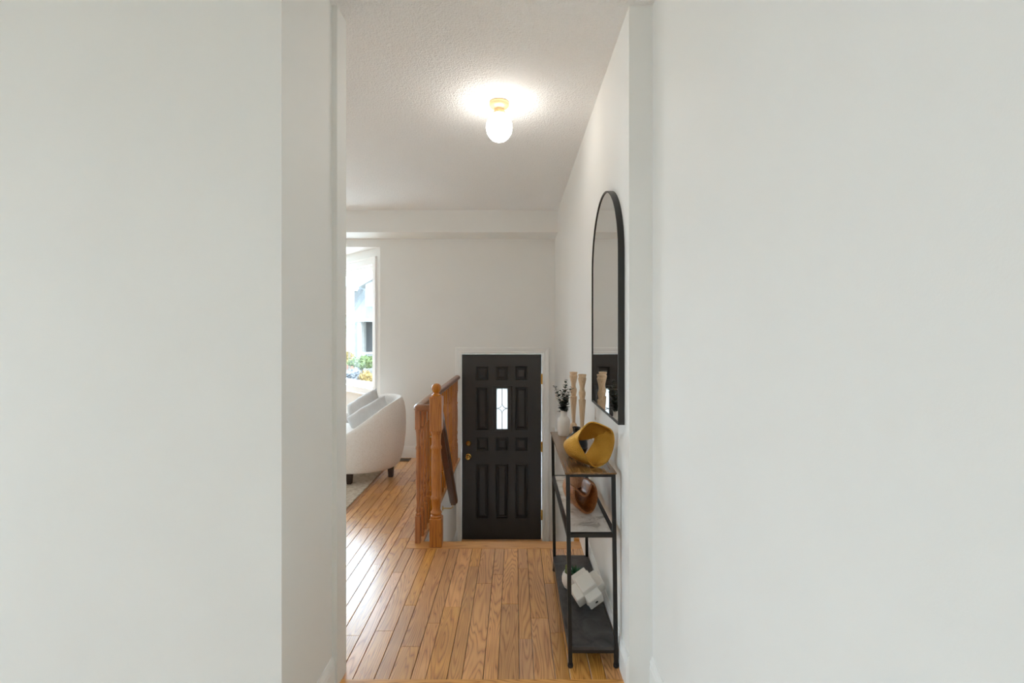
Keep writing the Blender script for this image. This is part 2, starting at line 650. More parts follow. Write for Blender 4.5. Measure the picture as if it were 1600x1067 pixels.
# ---- bay: three angled walls with windows
def facet(idx, P, Q, s0, s1, zo0, zo1, floor_z=-0.02):
    """wall from P to Q (plan), interior on the right-hand side seen from outside; window between s0..s1"""
    d = (Q - P)
    L = d.length
    d.normalize()
    out = Vector((d.y, -d.x)) if (Vector((d.y, -d.x)).y > 0) else Vector((-d.y, d.x))
    mt = Matrix(((d.x, out.x, 0, P.x), (d.y, out.y, 0, P.y), (0, 0, 1, 0), (0, 0, 0, 1)))
    bmw = new_bm()
    lbox(bmw, mt, 0, s0, 0, 0.16, floor_z, ZBAY)
    lbox(bmw, mt, s1, L, 0, 0.16, floor_z, ZBAY)
    lbox(bmw, mt, s0, s1, 0, 0.16, floor_z, zo0)
    lbox(bmw, mt, s0, s1, 0, 0.16, zo1, ZBAY)
    structure(obj('wall_bay_%d' % idx, bmw, 'wall_paint'))
    c = mt @ Vector(((s0 + s1) / 2, 0, zo0))
    wn = thing('window_%d' % idx, None, None, (c.x, c.y, c.z))
    structure(wn)
    cw = 0.085
    # casing: stepped boards around the opening
    b = new_bm()
    for (a0, a1, z0, z1) in ((s0 - cw, s0, zo0 - cw, zo1 + cw), (s1, s1 + cw, zo0 - cw, zo1 + cw),
                             (s0, s1, zo1, zo1 + cw), (s0, s1, zo0 - cw, zo0)):
        lbox(b, mt, a0, a1, -0.014, 0.0, z0, z1, bev=0.003)
    o1, o2 = 0.016, 0.0
    for (a0, a1, z0, z1) in ((s0 - cw, s0 - cw + 0.022, zo0 - cw, zo1 + cw), (s1 + cw - 0.022, s1 + cw, zo0 - cw, zo1 + cw),
                             (s0 - cw + 0.022, s1 + cw - 0.022, zo1 + cw - 0.022, zo1 + cw), (s0 - cw + 0.022, s1 + cw - 0.022, zo0 - cw, zo0 - cw + 0.022)):
        lbox(b, mt, a0, a1, -0.026, -0.012, z0, z1, bev=0.004)
    obj('casing', b, 'trim_white', wn)
    # sash frame
    b = new_bm()
    fw = 0.055
    for (a0, a1, z0, z1) in ((s0, s0 + fw, zo0, zo1), (s1 - fw, s1, zo0, zo1), (s0 + fw, s1 - fw, zo1 - fw, zo1), (s0 + fw, s1 - fw, zo0, zo0 + fw)):
        lbox(b, mt, a0, a1, 0.05, 0.11, z0, z1, bev=0.004)
    obj('sash', b, 'trim_white', wn)
    b = new_bm()
    lbox(b, mt, s0 + fw, s1 - fw, 0.078, 0.084, zo0 + fw, zo1 - fw)
    obj('pane', b, 'window_glass', wn)
    c = mt @ Vector(((s0 + s1) / 2, 0.17, (zo0 + zo1) / 2))
    ang = math.atan2(-out.x, out.y)
    portal(c, (-PI / 2, 0, ang), (s1 - s0), zo1 - zo0, 'bay_window_daylight' if idx == 1 else 'bay_window_offscreen')


R2 = math.sqrt(2)
facet(1, BA, BB, 0.043 * R2 + 0.085, BDEP * R2 - 0.09, 0.735, 2.12)
facet(2, BB, BC, 0.10, (BC - BB).length - 0.10, 0.735, 2.12)
d_ = (BD - BC).normalized()
bm = new_bm()
prism(bm, [(BC.x, BC.y), (BD.x, BD.y), (BD.x - 0.12, BD.y + 0.12), (BC.x - 0.12, BC.y + 0.12)], -0.02, ZBAY)
structure(obj('wall_bay_3', bm, 'wall_paint'))
bm = new_bm()
prism(bm, [(BA.x + 0.2, YB + 0.2), (BB.x + 0.1, BB.y + 0.22), (BC.x - 0.1, BC.y + 0.22), (BD.x - 0.2, YB + 0.2)], ZBAY, ZBAY + 0.15)
structure(obj('ceiling_bay', bm, 'trim_white'))
# wide side windows
for wi, (y0, y1, z0, z1) in enumerate(SIDE):
    portal((XLIV - 0.19, (y0 + y1) / 2, (z0 + z1) / 2), (PI / 2, 0, -PI / 2), y1 - y0, z1 - z0, 'window_left_offscreen')
    rw = structure(thing('window_%d' % (4 + wi), None, None, (XLIV, (y0 + y1) / 2, z0)))
    for k in range(3):
        a0 = y0 + (y1 - y0) / 3 * k
        a1 = a0 + (y1 - y0) / 3
        b = new_bm()
        for (c0, c1, e0, e1) in ((a0, a0 + 0.05, z0, z1), (a1 - 0.05, a1, z0, z1), (a0 + 0.05, a1 - 0.05, z0, z0 + 0.06), (a0 + 0.05, a1 - 0.05, z1 - 0.05, z1)):
            box(b, XLIV - 0.12, XLIV - 0.06, c0, c1, e0, e1, bev=0.004)
        sa = obj('sash', b, 'trim_white', rw)
        b = new_bm()
        box(b, XLIV - 0.092, XLIV - 0.088, a0 + 0.05, a1 - 0.05, z0 + 0.06, z1 - 0.05)
        obj('pane', b, 'window_glass', sa)

# ---- floors ------------------------------------------------------------
# oak strip floor: two widths alternating, laid towards the front door
bm = new_bm()
prism(bm, [(XLIV, 1.80), (XR, 1.80), (XR, YS - 0.02), (XS - 0.06, YS - 0.02), (XS - 0.06, YB + 0.02), (BA.x, YB), (BB.x, BB.y), (BC.x, BC.y), (BD.x, YB), (XLIV, YB)], -0.19, -0.014)
fl = structure(obj('floor', bm, 'dark_gap'))
YF0, YF1 = 1.905, 3.067
XBREAK = 0.016 - 0.1427 * 5           # seam where the stair nosing starts
rows = []
x = 0.016 + 0.1427 * 3
k = 3
seams = []
for k in range(-20, 4):
    seams.append(0.016 + 0.1427 * k)
    seams.append(0.016 + 0.1427 * k + 0.0587)
seams = sorted(seams)
GAP = 0.0011


def plank(x0, x1, y0, y1):
    b = new_bm()
    box(b, x0 + GAP, x1 - GAP, y0 + 0.0006, y1 - 0.0006, -0.0145, 0.0 + random.uniform(-0.0004, 0.0002), bev=0.0012)
    obj('plank', b, 'oak_floor', fl, origin=((x0 + x1) / 2, (y0 + y1) / 2, 0))


for i in range(len(seams) - 1):
    x0, x1 = seams[i], seams[i + 1]
    if x0 > XR - 0.02:
        continue
    x1 = min(x1, XR - 0.001)
    if x1 - x0 < 0.012:
        continue
    yend = YB - 0.002 if x1 < XBREAK + 0.003 else YF1
    y = YF0
    first = True
    while y < yend - 0.001:
        ln = random.uniform(0.42, 1.35)
        if first:
            ln = random.uniform(0.15, 1.0)
            first = False
        y2 = y + ln
        if yend - y2 < 0.22:
            y2 = yend
        plank(x0, x1, y, y2)
        y = y2
# the strips out of sight further into the living room and the bay: one piece
b = new_bm()
xx = seams[0]
while xx > XLIV + 0.05:
    box(b, max(XLIV, xx - 0.084) + GAP, xx - GAP, YF0 + 0.1, YB - 0.002, -0.0145, 0.0)
    xx -= 0.084
prism(b, [(BA.x, YB), (BB.x, BB.y), (BC.x, BC.y), (BD.x, YB)], -0.0145, 0.0)
st = obj('plank_field', b, 'oak_floor', fl)
st['kind'] = 'stuff'
# nosing boards round the stair opening
b = new_bm()
box(b, XBREAK + GAP, XR - 0.001, YF1 + 0.001, YS, -0.024, 0.0, bev=0.004, seg=2)
obj('nosing', b, 'oak_cross', fl)
b = new_bm()
box(b, XBREAK + GAP, -0.600, YS + 0.001, YB - 0.002, -0.024, 0.0, bev=0.004, seg=2)
obj('nosing', b, 'oak_floor', fl)
# oak threshold under the opening, tiles on the camera's side
b = new_bm()
prism(b, [(XL + 0.0, 1.862), (XL + 0.0, 1.904), (XR + 0.0, 1.904), (XR, 1.862)], -0.0145, 0.004)
obj('threshold', b, 'oak_cross', fl)
bm = new_bm()
prism(bm, [(XLIV, YREAR), (XRN, YREAR), (XRN, 1.862), (-0.70, 1.862), (-0.70, 1.458), (XLIV, 1.458)], -0.19, -0.006)
fn = structure(obj('floor_entry', bm, 'dark_gap'))
tb = new_bm()
box(tb, -0.199, 0.199, -0.199, 0.199, -0.006, 0.0, bev=0.002)
tile0 = None
for ix in range(13):
    for iy in range(13):
        x0 = XRN - 0.2 - ix * 0.4
        y0 = 1.66 - iy * 0.4
        if x0 < XLIV + 0.2 or y0 < YREAR + 0.2 or (y0 > 1.3 and x0 < -0.6):
            continue
        if tile0 is None:
            tile0 = obj('tile', tb, 'tile_floor', fn, origin=(0, 0, 0))
            tile0.location = (x0, y0, 0)
        else:
            c_ = tile0.copy()
            c_.location = (x0, y0, 0)
            C.objects.link(c_)

# ---- stairwell ----------------------------------------------------------
bm = new_bm()
box(bm, XS - 0.055, XS, YS - 0.02, YB, ZL - 0.2, -0.024)
structure(obj('wall_stairwell', bm, 'wall_paint'))
bm = new_bm()
box(bm, XS, XR, 4.095, YB, ZL - 0.2, ZL)
structure(obj('floor_landing', bm, 'tile_floor'))
sc = thing('staircase', 'short flight of oak steps going down to the black front door', 'stairs', ((XS + XR) / 2, 3.6, ZL))
for i in range(5):
    y0 = YS - 0.02 + i * 0.23
    zt = -0.182 * i
    b = new_bm()
    box(b, XS + 0.001, XR - 0.001, y0 - 0.018, y0, zt - 0.182 + (0.0), zt - 0.026)
    obj('riser', b, 'trim_white', sc)
    if i < 4:
        b = new_bm()
        box(b, XS + 0.001, XR - 0.001, y0, y0 + 0.23 + 0.02, zt - 0.182 - 0.026, zt - 0.182, bev=0.006, seg=2)
        obj('tread', b, 'oak_cross', sc)
# sloping skirt boards on both stairwell walls
for sx, xx in ((1, XS), (-1, XR)):
    b = new_bm()
    poly = [(YS + 0.02, -0.03), (YS + 0.30, -0.03), (4.32, ZL + 0.125), (4.32, ZL + 0.001), (4.0, ZL + 0.001), (YS + 0.02, -0.40)]
    a_ = [b.verts.new((xx + sx * 0.001, p[0], p[1])) for p in poly]
    c_ = [b.verts.new((xx + sx * 0.014, p[0], p[1])) for p in poly]
    for i in range(len(poly)):
        j = (i + 1) % len(poly)
        b.faces.new((a_[i], a_[j], c_[j], c_[i]))
    b.faces.new(a_); b.faces.new(c_[::-1])
    obj('skirt_board', b, 'trim_white', sc)

# ---- baseboards -----------------------------------------------------------
BP = [(0, 0), (0.013, 0), (0.013, 0.088), (0.010, 0.094), (0.010, 0.098), (0.012, 0.104), (0.007, 0.114), (0.004, 0.125), (0, 0.125)]


def baseb(name, runs, z=0.0):
    b = new_bm()
    for p, q, n_ in runs:
        extrude_profile(b, BP, (p[0], p[1], z), (q[0], q[1], z), (n_[0], n_[1], 0))
    structure(obj(name, b, 'trim_white'))


baseb('baseboard_right', [((XR, YO), (XR, YS - 0.005), (-1, 0))])
baseb('baseboard_entry', [((XRN, YREAR), (XRN, YO - 0.001), (-1, 0))])
baseb('baseboard_left', [((-0.70, 1.458), (-0.70, YO - 0.001), (1, 0))])
baseb('baseboard_front', [((XLIV, 1.458), (-0.70, 1.458), (0, -1))])
baseb('baseboard_back', [((BA.x, YB), (XBREAK - 0.02, YB), (0, -1)), ((XLIV, YB), (BD.x, YB), (0, -1))])
baseb('baseboard_landing', [((0.389, YB), (XR, YB), (0, -1)), ((XR, 4.33), (XR, YB), (-1, 0)), ((XS, 4.33), (XS, YB), (1, 0))], ZL)
# oak cap where the floor ends against the right wall
b = new_bm()
box(b, XR - 0.05, XR - 0.014, YS + 0.001, YS + 0.03, -0.07, 0.014, bev=0.006, seg=2)
structure(obj('trim_2', b, 'oak_cross'))

# ================================================================== FRONT DOOR
U = F / (YB + 0.008)


def dx(px):
    return (px - VX) / U


def dz(py):
    return EYE - (py - VY) / U


YD = YB + 0.008          # door face
d1 = structure(thing('door_1', None, None, (dx(784), YD, ZL)))
LX0, LX1, LZ0, LZ1 = dx(722), dx(846), ZL + 0.012, dz(553.5)
cols = [(dx(743.8), dx(763.3)), (dx(774.5), dx(794.0)), (dx(804.8), dx(824.6))]
rws = [(dz(594), dz(572.3)), (dz(672), dz(604.8)), (dz(704.5), dz(682.9)), (dz(810), dz(725))]
rws = sorted(rws)
b = new_bm()
xs = [LX0] + [c for p in cols for c in p] + [LX1]
zs = [LZ0] + [c for p in rws for c in p] + [LZ1]
for i in range(0, len(xs) - 1, 2):           # stiles
    box(b, xs[i], xs[i + 1], YD, YD + 0.03, LZ0, LZ1)
for i in range(1, len(xs) - 1, 2):           # rails
    for j in range(0, len(zs) - 1, 2):
        box(b, xs[i], xs[i + 1], YD, YD + 0.03, zs[j], zs[j + 1])
GX0, GX1, GZ0, GZ1 = dx(776), dx(793), dz(670.5), dz(607)
bk = 0.032
box(b, LX0, GX0 - 0.004, YD + 0.03, YD + 0.044, LZ0, LZ1)
box(b, GX1 + 0.004, LX1, YD + 0.03, YD + 0.044, LZ0, LZ1)
box(b, GX0 - 0.004, GX1 + 0.004, YD + 0.03, YD + 0.044, LZ0, GZ0 - 0.004)
box(b, GX0 - 0.004, GX1 + 0.004, YD + 0.03, YD + 0.044, GZ1 + 0.004, LZ1)
obj('door_leaf', b, 'door_black', d1)
for ci, (cx0, cx1) in enumerate(cols):
    for ri, (rz0, rz1) in enumerate(rws):
        if ci == 1 and ri == 2:
            continue
        b = new_bm()
        loops = []
        for ins, dep in ((0, 0), (0.005, -0.006), (0.011, 0.016), (0.018, 0.018), (0.040 if min(cx1 - cx0, rz1 - rz0) > 0.1 else 0.03, 0.004)):
            loops.append([b.verts.new((X_, YD + dep, Z_)) for X_, Z_ in
                          ((cx0 + ins, rz0 + ins), (cx1 - ins, rz0 + ins), (cx1 - ins, rz1 - ins), (cx0 + ins, rz1 - ins))])
        for a_, c_ in zip(loops, loops[1:]):
            for q in range(4):
                b.faces.new((a_[q], a_[(q + 1) % 4], c_[(q + 1) % 4], c_[q]))
        b.faces.new(loops[-1])
        po = obj('raised_panel', b, 'door_black', d1)
# glazed light with its frame, pane and lead came
b = new_bm()
fx0, fx1, fz0, fz1 = dx(768.5), dx(800.5), dz(674.5), dz(602.5)
fr = [(fx0, fz0), (fx1, fz0), (fx1, fz1), (fx0, fz1)]
loops = []
for ins, dep in ((0, 0.0), (0.0, -0.008), (0.01, -0.014), (0.022, -0.012), (0.030, -0.006)):
    loops.append([b.verts.new((X_, YD + dep, Z_)) for X_, Z_ in
                  ((fx0 + ins, fz0 + ins), (fx1 - ins, fz0 + ins), (fx1 - ins, fz1 - ins), (fx0 + ins, fz1 - ins))])
loops.append([b.verts.new(p) for p in ((GX0, YD + 0.004, GZ0), (GX1, YD + 0.004, GZ0), (GX1, YD + 0.004, GZ1), (GX0, YD + 0.004, GZ1))])
loops.append([b.verts.new(p) for p in ((GX0, YD + 0.03, GZ0), (GX1, YD + 0.03, GZ0), (GX1, YD + 0.03, GZ1), (GX0, YD + 0.03, GZ1))])
for a_, c_ in zip(loops, loops[1:]):
    for q in range(4):
        b.faces.new((a_[q], a_[(q + 1) % 4], c_[(q + 1) % 4], c_[q]))
lf = obj('light_frame', b, 'door_black', d1)
b = new_bm()
box(b, GX0, GX1, YD + 0.016, YD + 0.020, GZ0, GZ1)
obj('pane', b, 'leaded_glass', lf)
b = new_bm()
gcx, gcz = (GX0 + GX1) / 2, dz(638.5)
hw, hh = (GX1 - GX0) / 2, 0.055
yy = YD + 0.014
for sgn, zend in ((1, GZ1), (-1, GZ0)):
    tube(b, [(gcx, yy, gcz + sgn * hh), (gcx, yy, zend)], 0.0042, 6)
for sx in (-1, 1):
    for sz in (-1, 1):
        pts = []
        for q in range(7):
            a_ = q / 6 * PI / 2
            # concave arc: centre at the outer corner of the quarter
            pts.append((gcx + sx * hw * (1 - math.sin(a_)), yy, gcz + sz * hh * (1 - math.cos(a_))))
        tube(b, pts, 0.0040, 6)
obj('lead_came', b, 'lead_came', lf)
# knob and deadbolt
b = new_bm()
rx = Matrix.Rotation(PI / 2, 3, 'X')
kx, kz = dx(732), dz(713)
lathe(b, [(0.031, 0), (0.031, 0.003), (0.027, 0.007), (0.013, 0.010), (0.011, 0.026), (0.016, 0.032), (0.0265, 0.042), (0.0285, 0.052), (0.024, 0.061), (0.012, 0.065), (0, 0.0655)], (kx, YD, kz), 24, rx)
obj('door_knob', b, 'brass', d1, smooth=40)
b = new_bm()
kz2 = dz(692.5)
lathe(b, [(0.029, 0), (0.029, 0.005), (0.024, 0.011), (0.012, 0.013), (0, 0.013)], (kx, YD, kz2), 24, rx)
box(b, kx - 0.004, kx + 0.004, YD - 0.028, YD - 0.012, kz2 - 0.014, kz2 + 0.014, bev=0.002)
obj('deadbolt', b, 'brass', d1, smooth=40)
for py0, py1 in ((584, 600), (690, 706), (796, 812)):
    b = new_bm()
    tube(b, [(LX1 + 0.007, YD - 0.006, dz(py1)), (LX1 + 0.007, YD - 0.006, dz(py0))], 0.0065, 8)
    box(b, LX1 - 0.006, LX1 + 0.02, YD - 0.004, YD - 0.0015, dz(py1), dz(py0))
    obj('hinge', b, 'brass', d1)
# jamb, casing, sill
b = new_bm()
box(b, DX0, LX0 - 0.003, YB - 0.001, YB + 0.19, ZL, DZ1)
box(b, LX1 + 0.003, DX1, YB - 0.001, YB + 0.19, ZL, DZ1)
box(b, LX0 - 0.003, LX1 + 0.003, YB - 0.001, YB + 0.19, LZ1 + 0.003, DZ1)
obj('jamb', b, 'trim_white', d1)
cwid = 0.064
b = new_bm()
CI0, CI1, CIZ = LX0 - 0.012, LX1 + 0.018, LZ1 + 0.012
prof_path = [(CI0, ZL), (CI0, CIZ), (CI1, CIZ), (CI1, ZL)]
cp = [(0, 0), (0, 0.010), (0.012, 0.014), (0.020, 0.012), (0.045, 0.018), (cwid - 0.004, 0.020), (cwid, 0.016), (cwid, 0)]
rings = []
for (px_, pz_), (sx, sz) in zip(prof_path, ((-1, 0), (-1, 1), (1, 1), (1, 0))):
    rings.append([b.verts.new((max(px_ + sx * o_, XS + 0.0005) if False else px_ + sx * o_, YB - t_, pz_ + sz * o_)) for o_, t_ in cp])
for a_, c_ in zip(rings, rings[1:]):
    for q in range(len(cp)):
        q2 = (q + 1) % len(cp)
        b.faces.new((a_[q], a_[q2], c_[q2], c_[q]))
b.faces.new(rings[0]); b.faces.new(rings[-1][::-1])
obj('casing', b, 'trim_white', d1)
b = new_bm()
box(b, LX0 - 0.003, LX1 + 0.003, YB - 0.02, YB + 0.2, ZL, ZL + 0.011, bev=0.003)
obj('sill', b, 'oak_cross', d1)
#==PART3==

# ================================================================== RAILING
rl = thing('stair_railing', 'orange oak guard railing with turned balusters beside the stairs', 'railing', (-0.565, 3.115, 0.0))
NX, NY = -0.505, 3.115


def sqblock(b, cx, cy, h, z0, z1, ch=0.004):
    box(b, cx - h, cx + h, cy - h, cy + h, z0, z1, bev=ch)


b = new_bm()
sqblock(b, NX, NY, 0.039, 0.0, 0.180)
sqblock(b, NX, NY, 0.039, 0.735, 0.955)
lathe(b, [(0.030, 0.172), (0.036, 0.184), (0.0365, 0.192), (0.029, 0.199), (0.034, 0.206), (0.036, 0.214), (0.030, 0.222), (0.026, 0.232),
          (0.0285, 0.262), (0.030, 0.290), (0.0355, 0.300), (0.0355, 0.312), (0.0295, 0.322), (0.0320, 0.37), (0.0330, 0.44), (0.0328, 0.50),
          (0.0315, 0.57), (0.0300, 0.612), (0.0345, 0.620), (0.0355, 0.632), (0.030, 0.642), (0.0290, 0.66), (0.030, 0.70), (0.0305, 0.712), (0.036, 0.722), (0.036, 0.732), (0.030, 0.742)], (NX, NY, 0), 28)
npost = obj('newel_post', b, 'oak_post', rl, smooth=35)
b = new_bm()
lathe(b, [(0.0, 0.950), (0.030, 0.9555), (0.031, 0.962), (0.020, 0.970), (0.017, 0.977), (0.024, 0.984), (0.030, 0.996), (0.0315, 1.008), (0.028, 1.022), (0.018, 1.033), (0, 1.037)], (NX, NY, 0), 24)
obj('ball_cap', b, 'oak_post', npost, smooth=40)
RXc = -0.630
YRC = 3.135
# hand rail with a mitred, rounded corner
railp = []
for q in range(9):
    a_ = PI * q / 8
    railp.append((0.031 * math.cos(a_), 0.874 + 0.026 * math.sin(a_)))
railp += [(-0.031, 0.868), (-0.024, 0.858), (0.024, 0.858), (0.031, 0.868)]
path = [(NX - 0.036, YRC, 0), (RXc + 0.035, YRC, 0), (RXc + 0.012, YRC + 0.006, 0), (RXc + 0.003, YRC + 0.02, 0), (RXc, YRC + 0.045, 0), (RXc, YB - 0.002, 0)]
b = new_bm()
sweep(b, path, railp)
obj('hand_rail', b, 'oak_rail', rl, smooth=40)


def baluster_bm(cx, cy):
    b = new_bm()
    sqblock(b, cx, cy, 0.0175, 0.0, 0.175, 0.002)
    sqblock(b, cx, cy, 0.0175, 0.735, 0.862, 0.002)
    lathe(b, [(0.012, 0.172), (0.0165, 0.180), (0.017, 0.188), (0.011, 0.196), (0.0145, 0.206), (0.0155, 0.22), (0.011, 0.235), (0.012, 0.27), (0.0165, 0.30), (0.0165, 0.306),
              (0.012, 0.318), (0.015, 0.38), (0.0165, 0.45), (0.0155, 0.52), (0.013, 0.60), (0.0165, 0.610), (0.0165, 0.620), (0.0115, 0.63), (0.0125, 0.68), (0.014, 0.715), (0.0165, 0.724), (0.0165, 0.732), (0.012, 0.74)], (cx, cy, 0), 12)
    return b


by = YRC + 0.02
b0 = obj('baluster', baluster_bm(RXc, by), 'oak_post', rl, smooth=35, origin=(RXc, by, 0))
n_b = 19
for i in range(1, n_b):
    c_ = b0.copy()
    c_.location.y += i * 0.113
    C.objects.link(c_)

# wall-mounted dark hand rail in the stairwell
hr = thing('stair_handrail', 'dark walnut handrail on brass brackets sloping down the stairwell wall', 'handrail', (XS, 4.1, 0.1))
HX = -0.545
p0, p1 = Vector((HX, 3.44, 0.80)), Vector((HX, 4.315, -0.133))
b = new_bm()
hp = [(1.3 * a_, 1.3 * c_) for a_, c_ in [(-0.026, -0.012), (-0.028, 0.006), (-0.021, 0.022), (-0.008, 0.030), (0.008, 0.030), (0.021, 0.022), (0.028, 0.006), (0.026, -0.012), (0.016, -0.022), (0.016, -0.030), (-0.016, -0.030), (-0.016, -0.022)]]
sweep(b, [p0, p1], hp)
obj('rail', b, 'walnut_rail', hr, smooth=35)
for tt in (0.12, 0.965):
    p = p0.lerp(p1, tt)
    b = new_bm()
    tube(b, [(XS + 0.004, p.y, p.z - 0.085), (HX - 0.022, p.y, p.z - 0.085), (HX - 0.008, p.y, p.z - 0.075), (HX - 0.004, p.y, p.z - 0.05), (HX - 0.004, p.y, p.z - 0.036)], 0.0055, 8)
    lathe(b, [(0.022, 0), (0.022, 0.003), (0.008, 0.010)], (XS, p.y, p.z - 0.085), 16, Matrix.Rotation(PI / 2, 3, 'Y'))
    obj('bracket', b, 'brass_satin', hr, smooth=40)

# ================================================================== CEILING LAMP
LX, LY = -0.087, 2.64
lp = thing('ceiling_lamp', 'brass ceiling light with a lit white globe', 'ceiling light', (LX, LY, ZC))
b = new_bm()
lathe(b, [(0.0, ZC - 0.0005), (0.052, ZC - 0.0005), (0.054, ZC - 0.006), (0.053, ZC - 0.018), (0.046, ZC - 0.026), (0.030, ZC - 0.036), (0.028, ZC - 0.044), (0.0, ZC - 0.045)][::-1], (LX, LY, 0), 36)
obj('canopy', b, 'lamp_brass', lp, smooth=40)
b = new_bm()
lathe(b, [(0.0, ZC - 0.070), (0.034, ZC - 0.070), (0.039, ZC - 0.066), (0.037, ZC - 0.058), (0.030, ZC - 0.050), (0.028, ZC - 0.043), (0.0, ZC - 0.043)], (LX, LY, 0), 30)
fit = obj('fitter', b, 'lamp_brass', lp, smooth=40)
for a_ in (0.3, 2.4, 4.5):
    b = new_bm()
    sphere(b, (LX + 0.040 * math.cos(a_), LY + 0.040 * math.sin(a_), ZC - 0.062), 0.0045, 10, 6)
    obj('thumb_screw', b, 'brass', fit, smooth=60)
b = new_bm()
GZ = 2.474
lathe(b, [(0, -0.076), (0.018, -0.0745), (0.036, -0.067), (0.053, -0.052), (0.066, -0.030), (0.0715, -0.005), (0.070, 0.018), (0.061, 0.041), (0.046, 0.058), (0.034, 0.065), (0.032, 0.072), (0.0, 0.072)], (LX, LY, GZ), 40)
obj('globe', b, 'opal_lit', lp, smooth=60)

# ================================================================== MIRROR
MXF = XR - 0.026
MY0, MY1 = 1.932, 2.605        # near and far edge
MZ0 = EYE - 0.366
MR = (MY1 - MY0) / 2
MZC = EYE + 0.648 - MR         # spring line of the arch
mr_ = thing('arched_mirror', 'tall arched wall mirror with a thin black frame', 'mirror', (XR, (MY0 + MY1) / 2, MZ0))


def arch(ins, seg=36):
    pts = [(MY0 + ins, MZ0 + ins), (MY1 - ins, MZ0 + ins)]
    for q in range(seg + 1):
        a_ = PI * q / seg
        pts.append(((MY0 + MY1) / 2 + (MR - ins) * math.cos(a_), MZC + (MR - ins) * math.sin(a_)))
    return pts


b = new_bm()
lo = []
for ins, xx in ((0, XR - 0.0005), (0, MXF), (0.007, MXF), (0.007, XR - 0.016)):
    lo.append([b.verts.new((xx, y_, z_)) for y_, z_ in arch(ins)])
n_ = len(lo[0])
for a_, c_ in zip(lo, lo[1:]):
    for q in range(n_):
        q2 = (q + 1) % n_
        b.faces.new((a_[q], a_[q2], c_[q2], c_[q]))
b.faces.new(lo[0][::-1])
obj('frame', b, 'mirror_frame_black', mr_, smooth=30)
b = new_bm()
b.faces.new([b.verts.new((MXF + 0.004, y_, z_)) for y_, z_ in arch(0.0068)])
bk_ = [b.verts.new((MXF + 0.009, y_, z_)) for y_, z_ in arch(0.0068)]
b.faces.new(bk_)
obj('mirror_glass', b, 'mirror_glass', mr_)

# ================================================================== CONSOLE TABLE
TY0, TY1 = 1.972, 2.790
ZT, ZM, ZB = 0.793, 0.545, 0.086
TX0, TX1 = 0.204, 0.410          # at the top
LEAN = 0.011                     # feet stand slightly nearer to the wall
ct = thing('console_table', 'narrow black metal console table with bronze top, marble and slate shelves', 'console table', (0.315, (TY0 + TY1) / 2, 0))


def shx(z):
    return LEAN * (1 - z / ZT)


LW = 0.016
for lx in (TX0 + 0.002, TX1 - 0.002 - LW):
    for ly in (TY0 + 0.002, TY1 - 0.002 - LW):
        b = new_bm()
        vs_ = box(b, lx, lx + LW, ly, ly + LW, 0.004, ZT - 0.0075, bev=0.0015)
        for v_ in vs_:
            v_.co.x += shx(v_.co.z)
        lg = obj('leg', b, 'black_metal', ct)
        b = new_bm()
        lathe(b, [(0, 0), (0.011, 0.0), (0.012, 0.006), (0.010, 0.014), (0.0, 0.015)], (lx + LW / 2 + shx(0), ly + LW / 2, 0), 14)
        obj('foot', b, 'black_metal', lg)
# top and shelves
b = new_bm()
box(b, TX0 - 0.002, TX1 + 0.002, TY0 - 0.002, TY1 + 0.002, ZT - 0.007, ZT, bev=0.002)
obj('table_top', b, 'bronze_wood', ct)
for zz, mat_, nm, th in ((ZM, 'marble_white', 'marble_shelf', 0.012), (ZB, 'slate_dark', 'slate_shelf', 0.014)):
    sh = shx(zz)
    b = new_bm()
    box(b, TX0 + 0.018 + sh, TX1 - 0.018 + sh, TY0 + 0.018, TY1 - 0.018, zz - th, zz, bev=0.0015)
    if nm == 'slate_shelf':
        b.free(); b = new_bm()
        box(b, TX0 + 0.003 + sh, TX1 - 0.003 + sh, TY0 + 0.0185, TY1 - 0.0185, zz - th, zz, bev=0.0015)
        box(b, TX0 + 0.0185 + sh, TX1 - 0.0185 + sh, TY0 + 0.002, TY1 - 0.002, zz - th, zz - 0.0002)
    obj(nm, b, mat_, ct)
for zz in (ZT - 0.007, ZM + 0.001, ZB - 0.014):
    sh = shx(zz)
    hgt = 0.011 if zz > 0.7 else (0.017 if zz > 0.1 else 0.012)
    for (a0, a1, c0, c1) in ((TX0 + 0.018, TX1 - 0.018, TY0 + 0.002, TY0 + 0.0178), (TX0 + 0.018, TX1 - 0.018, TY1 - 0.0178, TY1 - 0.002),
                             (TX0 + 0.002, TX0 + 0.0178, TY0 + 0.018, TY1 - 0.018), (TX1 - 0.0178, TX1 - 0.002, TY0 + 0.018, TY1 - 0.018)):
        b = new_bm()
        box(b, a0 + sh, a1 + sh, c0, c1, zz - hgt, zz)
        obj('frame_bar', b, 'black_metal', ct)

# ================================================================== THINGS ON THE TABLE
# gold twisted ring: a wide band lofted between its front and its back edge
c = Vector((0.3144, 2.085, ZT))
gr = thing('ring_sculpture', 'hammered gold twisted ring sculpture on the console top', 'sculpture', c)
KEYS = [((20, 245), (-15, 30)), ((130, 215), (40, 42)), ((225, 150), (72, 50)), ((243, 5), (66, -5)), ((178, -160), (20, -85)), ((60, -214), (-20, -135)),
        ((-5, -165), (-90, -178)), ((-55, -80), (-190, -138)), ((-100, 0), (-245, -50)), ((-125, 65), (-235, 12)), ((-105, 130), (-160, 50)), ((-50, 210), (-80, 25))]
FD = [-0.040, -0.046, -0.046, -0.036, -0.034, -0.038, -0.046, -0.050, -0.048, -0.046, -0.044, -0.040]
BDp = [0.040, 0.036, 0.030, 0.040, 0.042, 0.040, 0.030, 0.026, 0.026, 0.030, 0.036, 0.042]


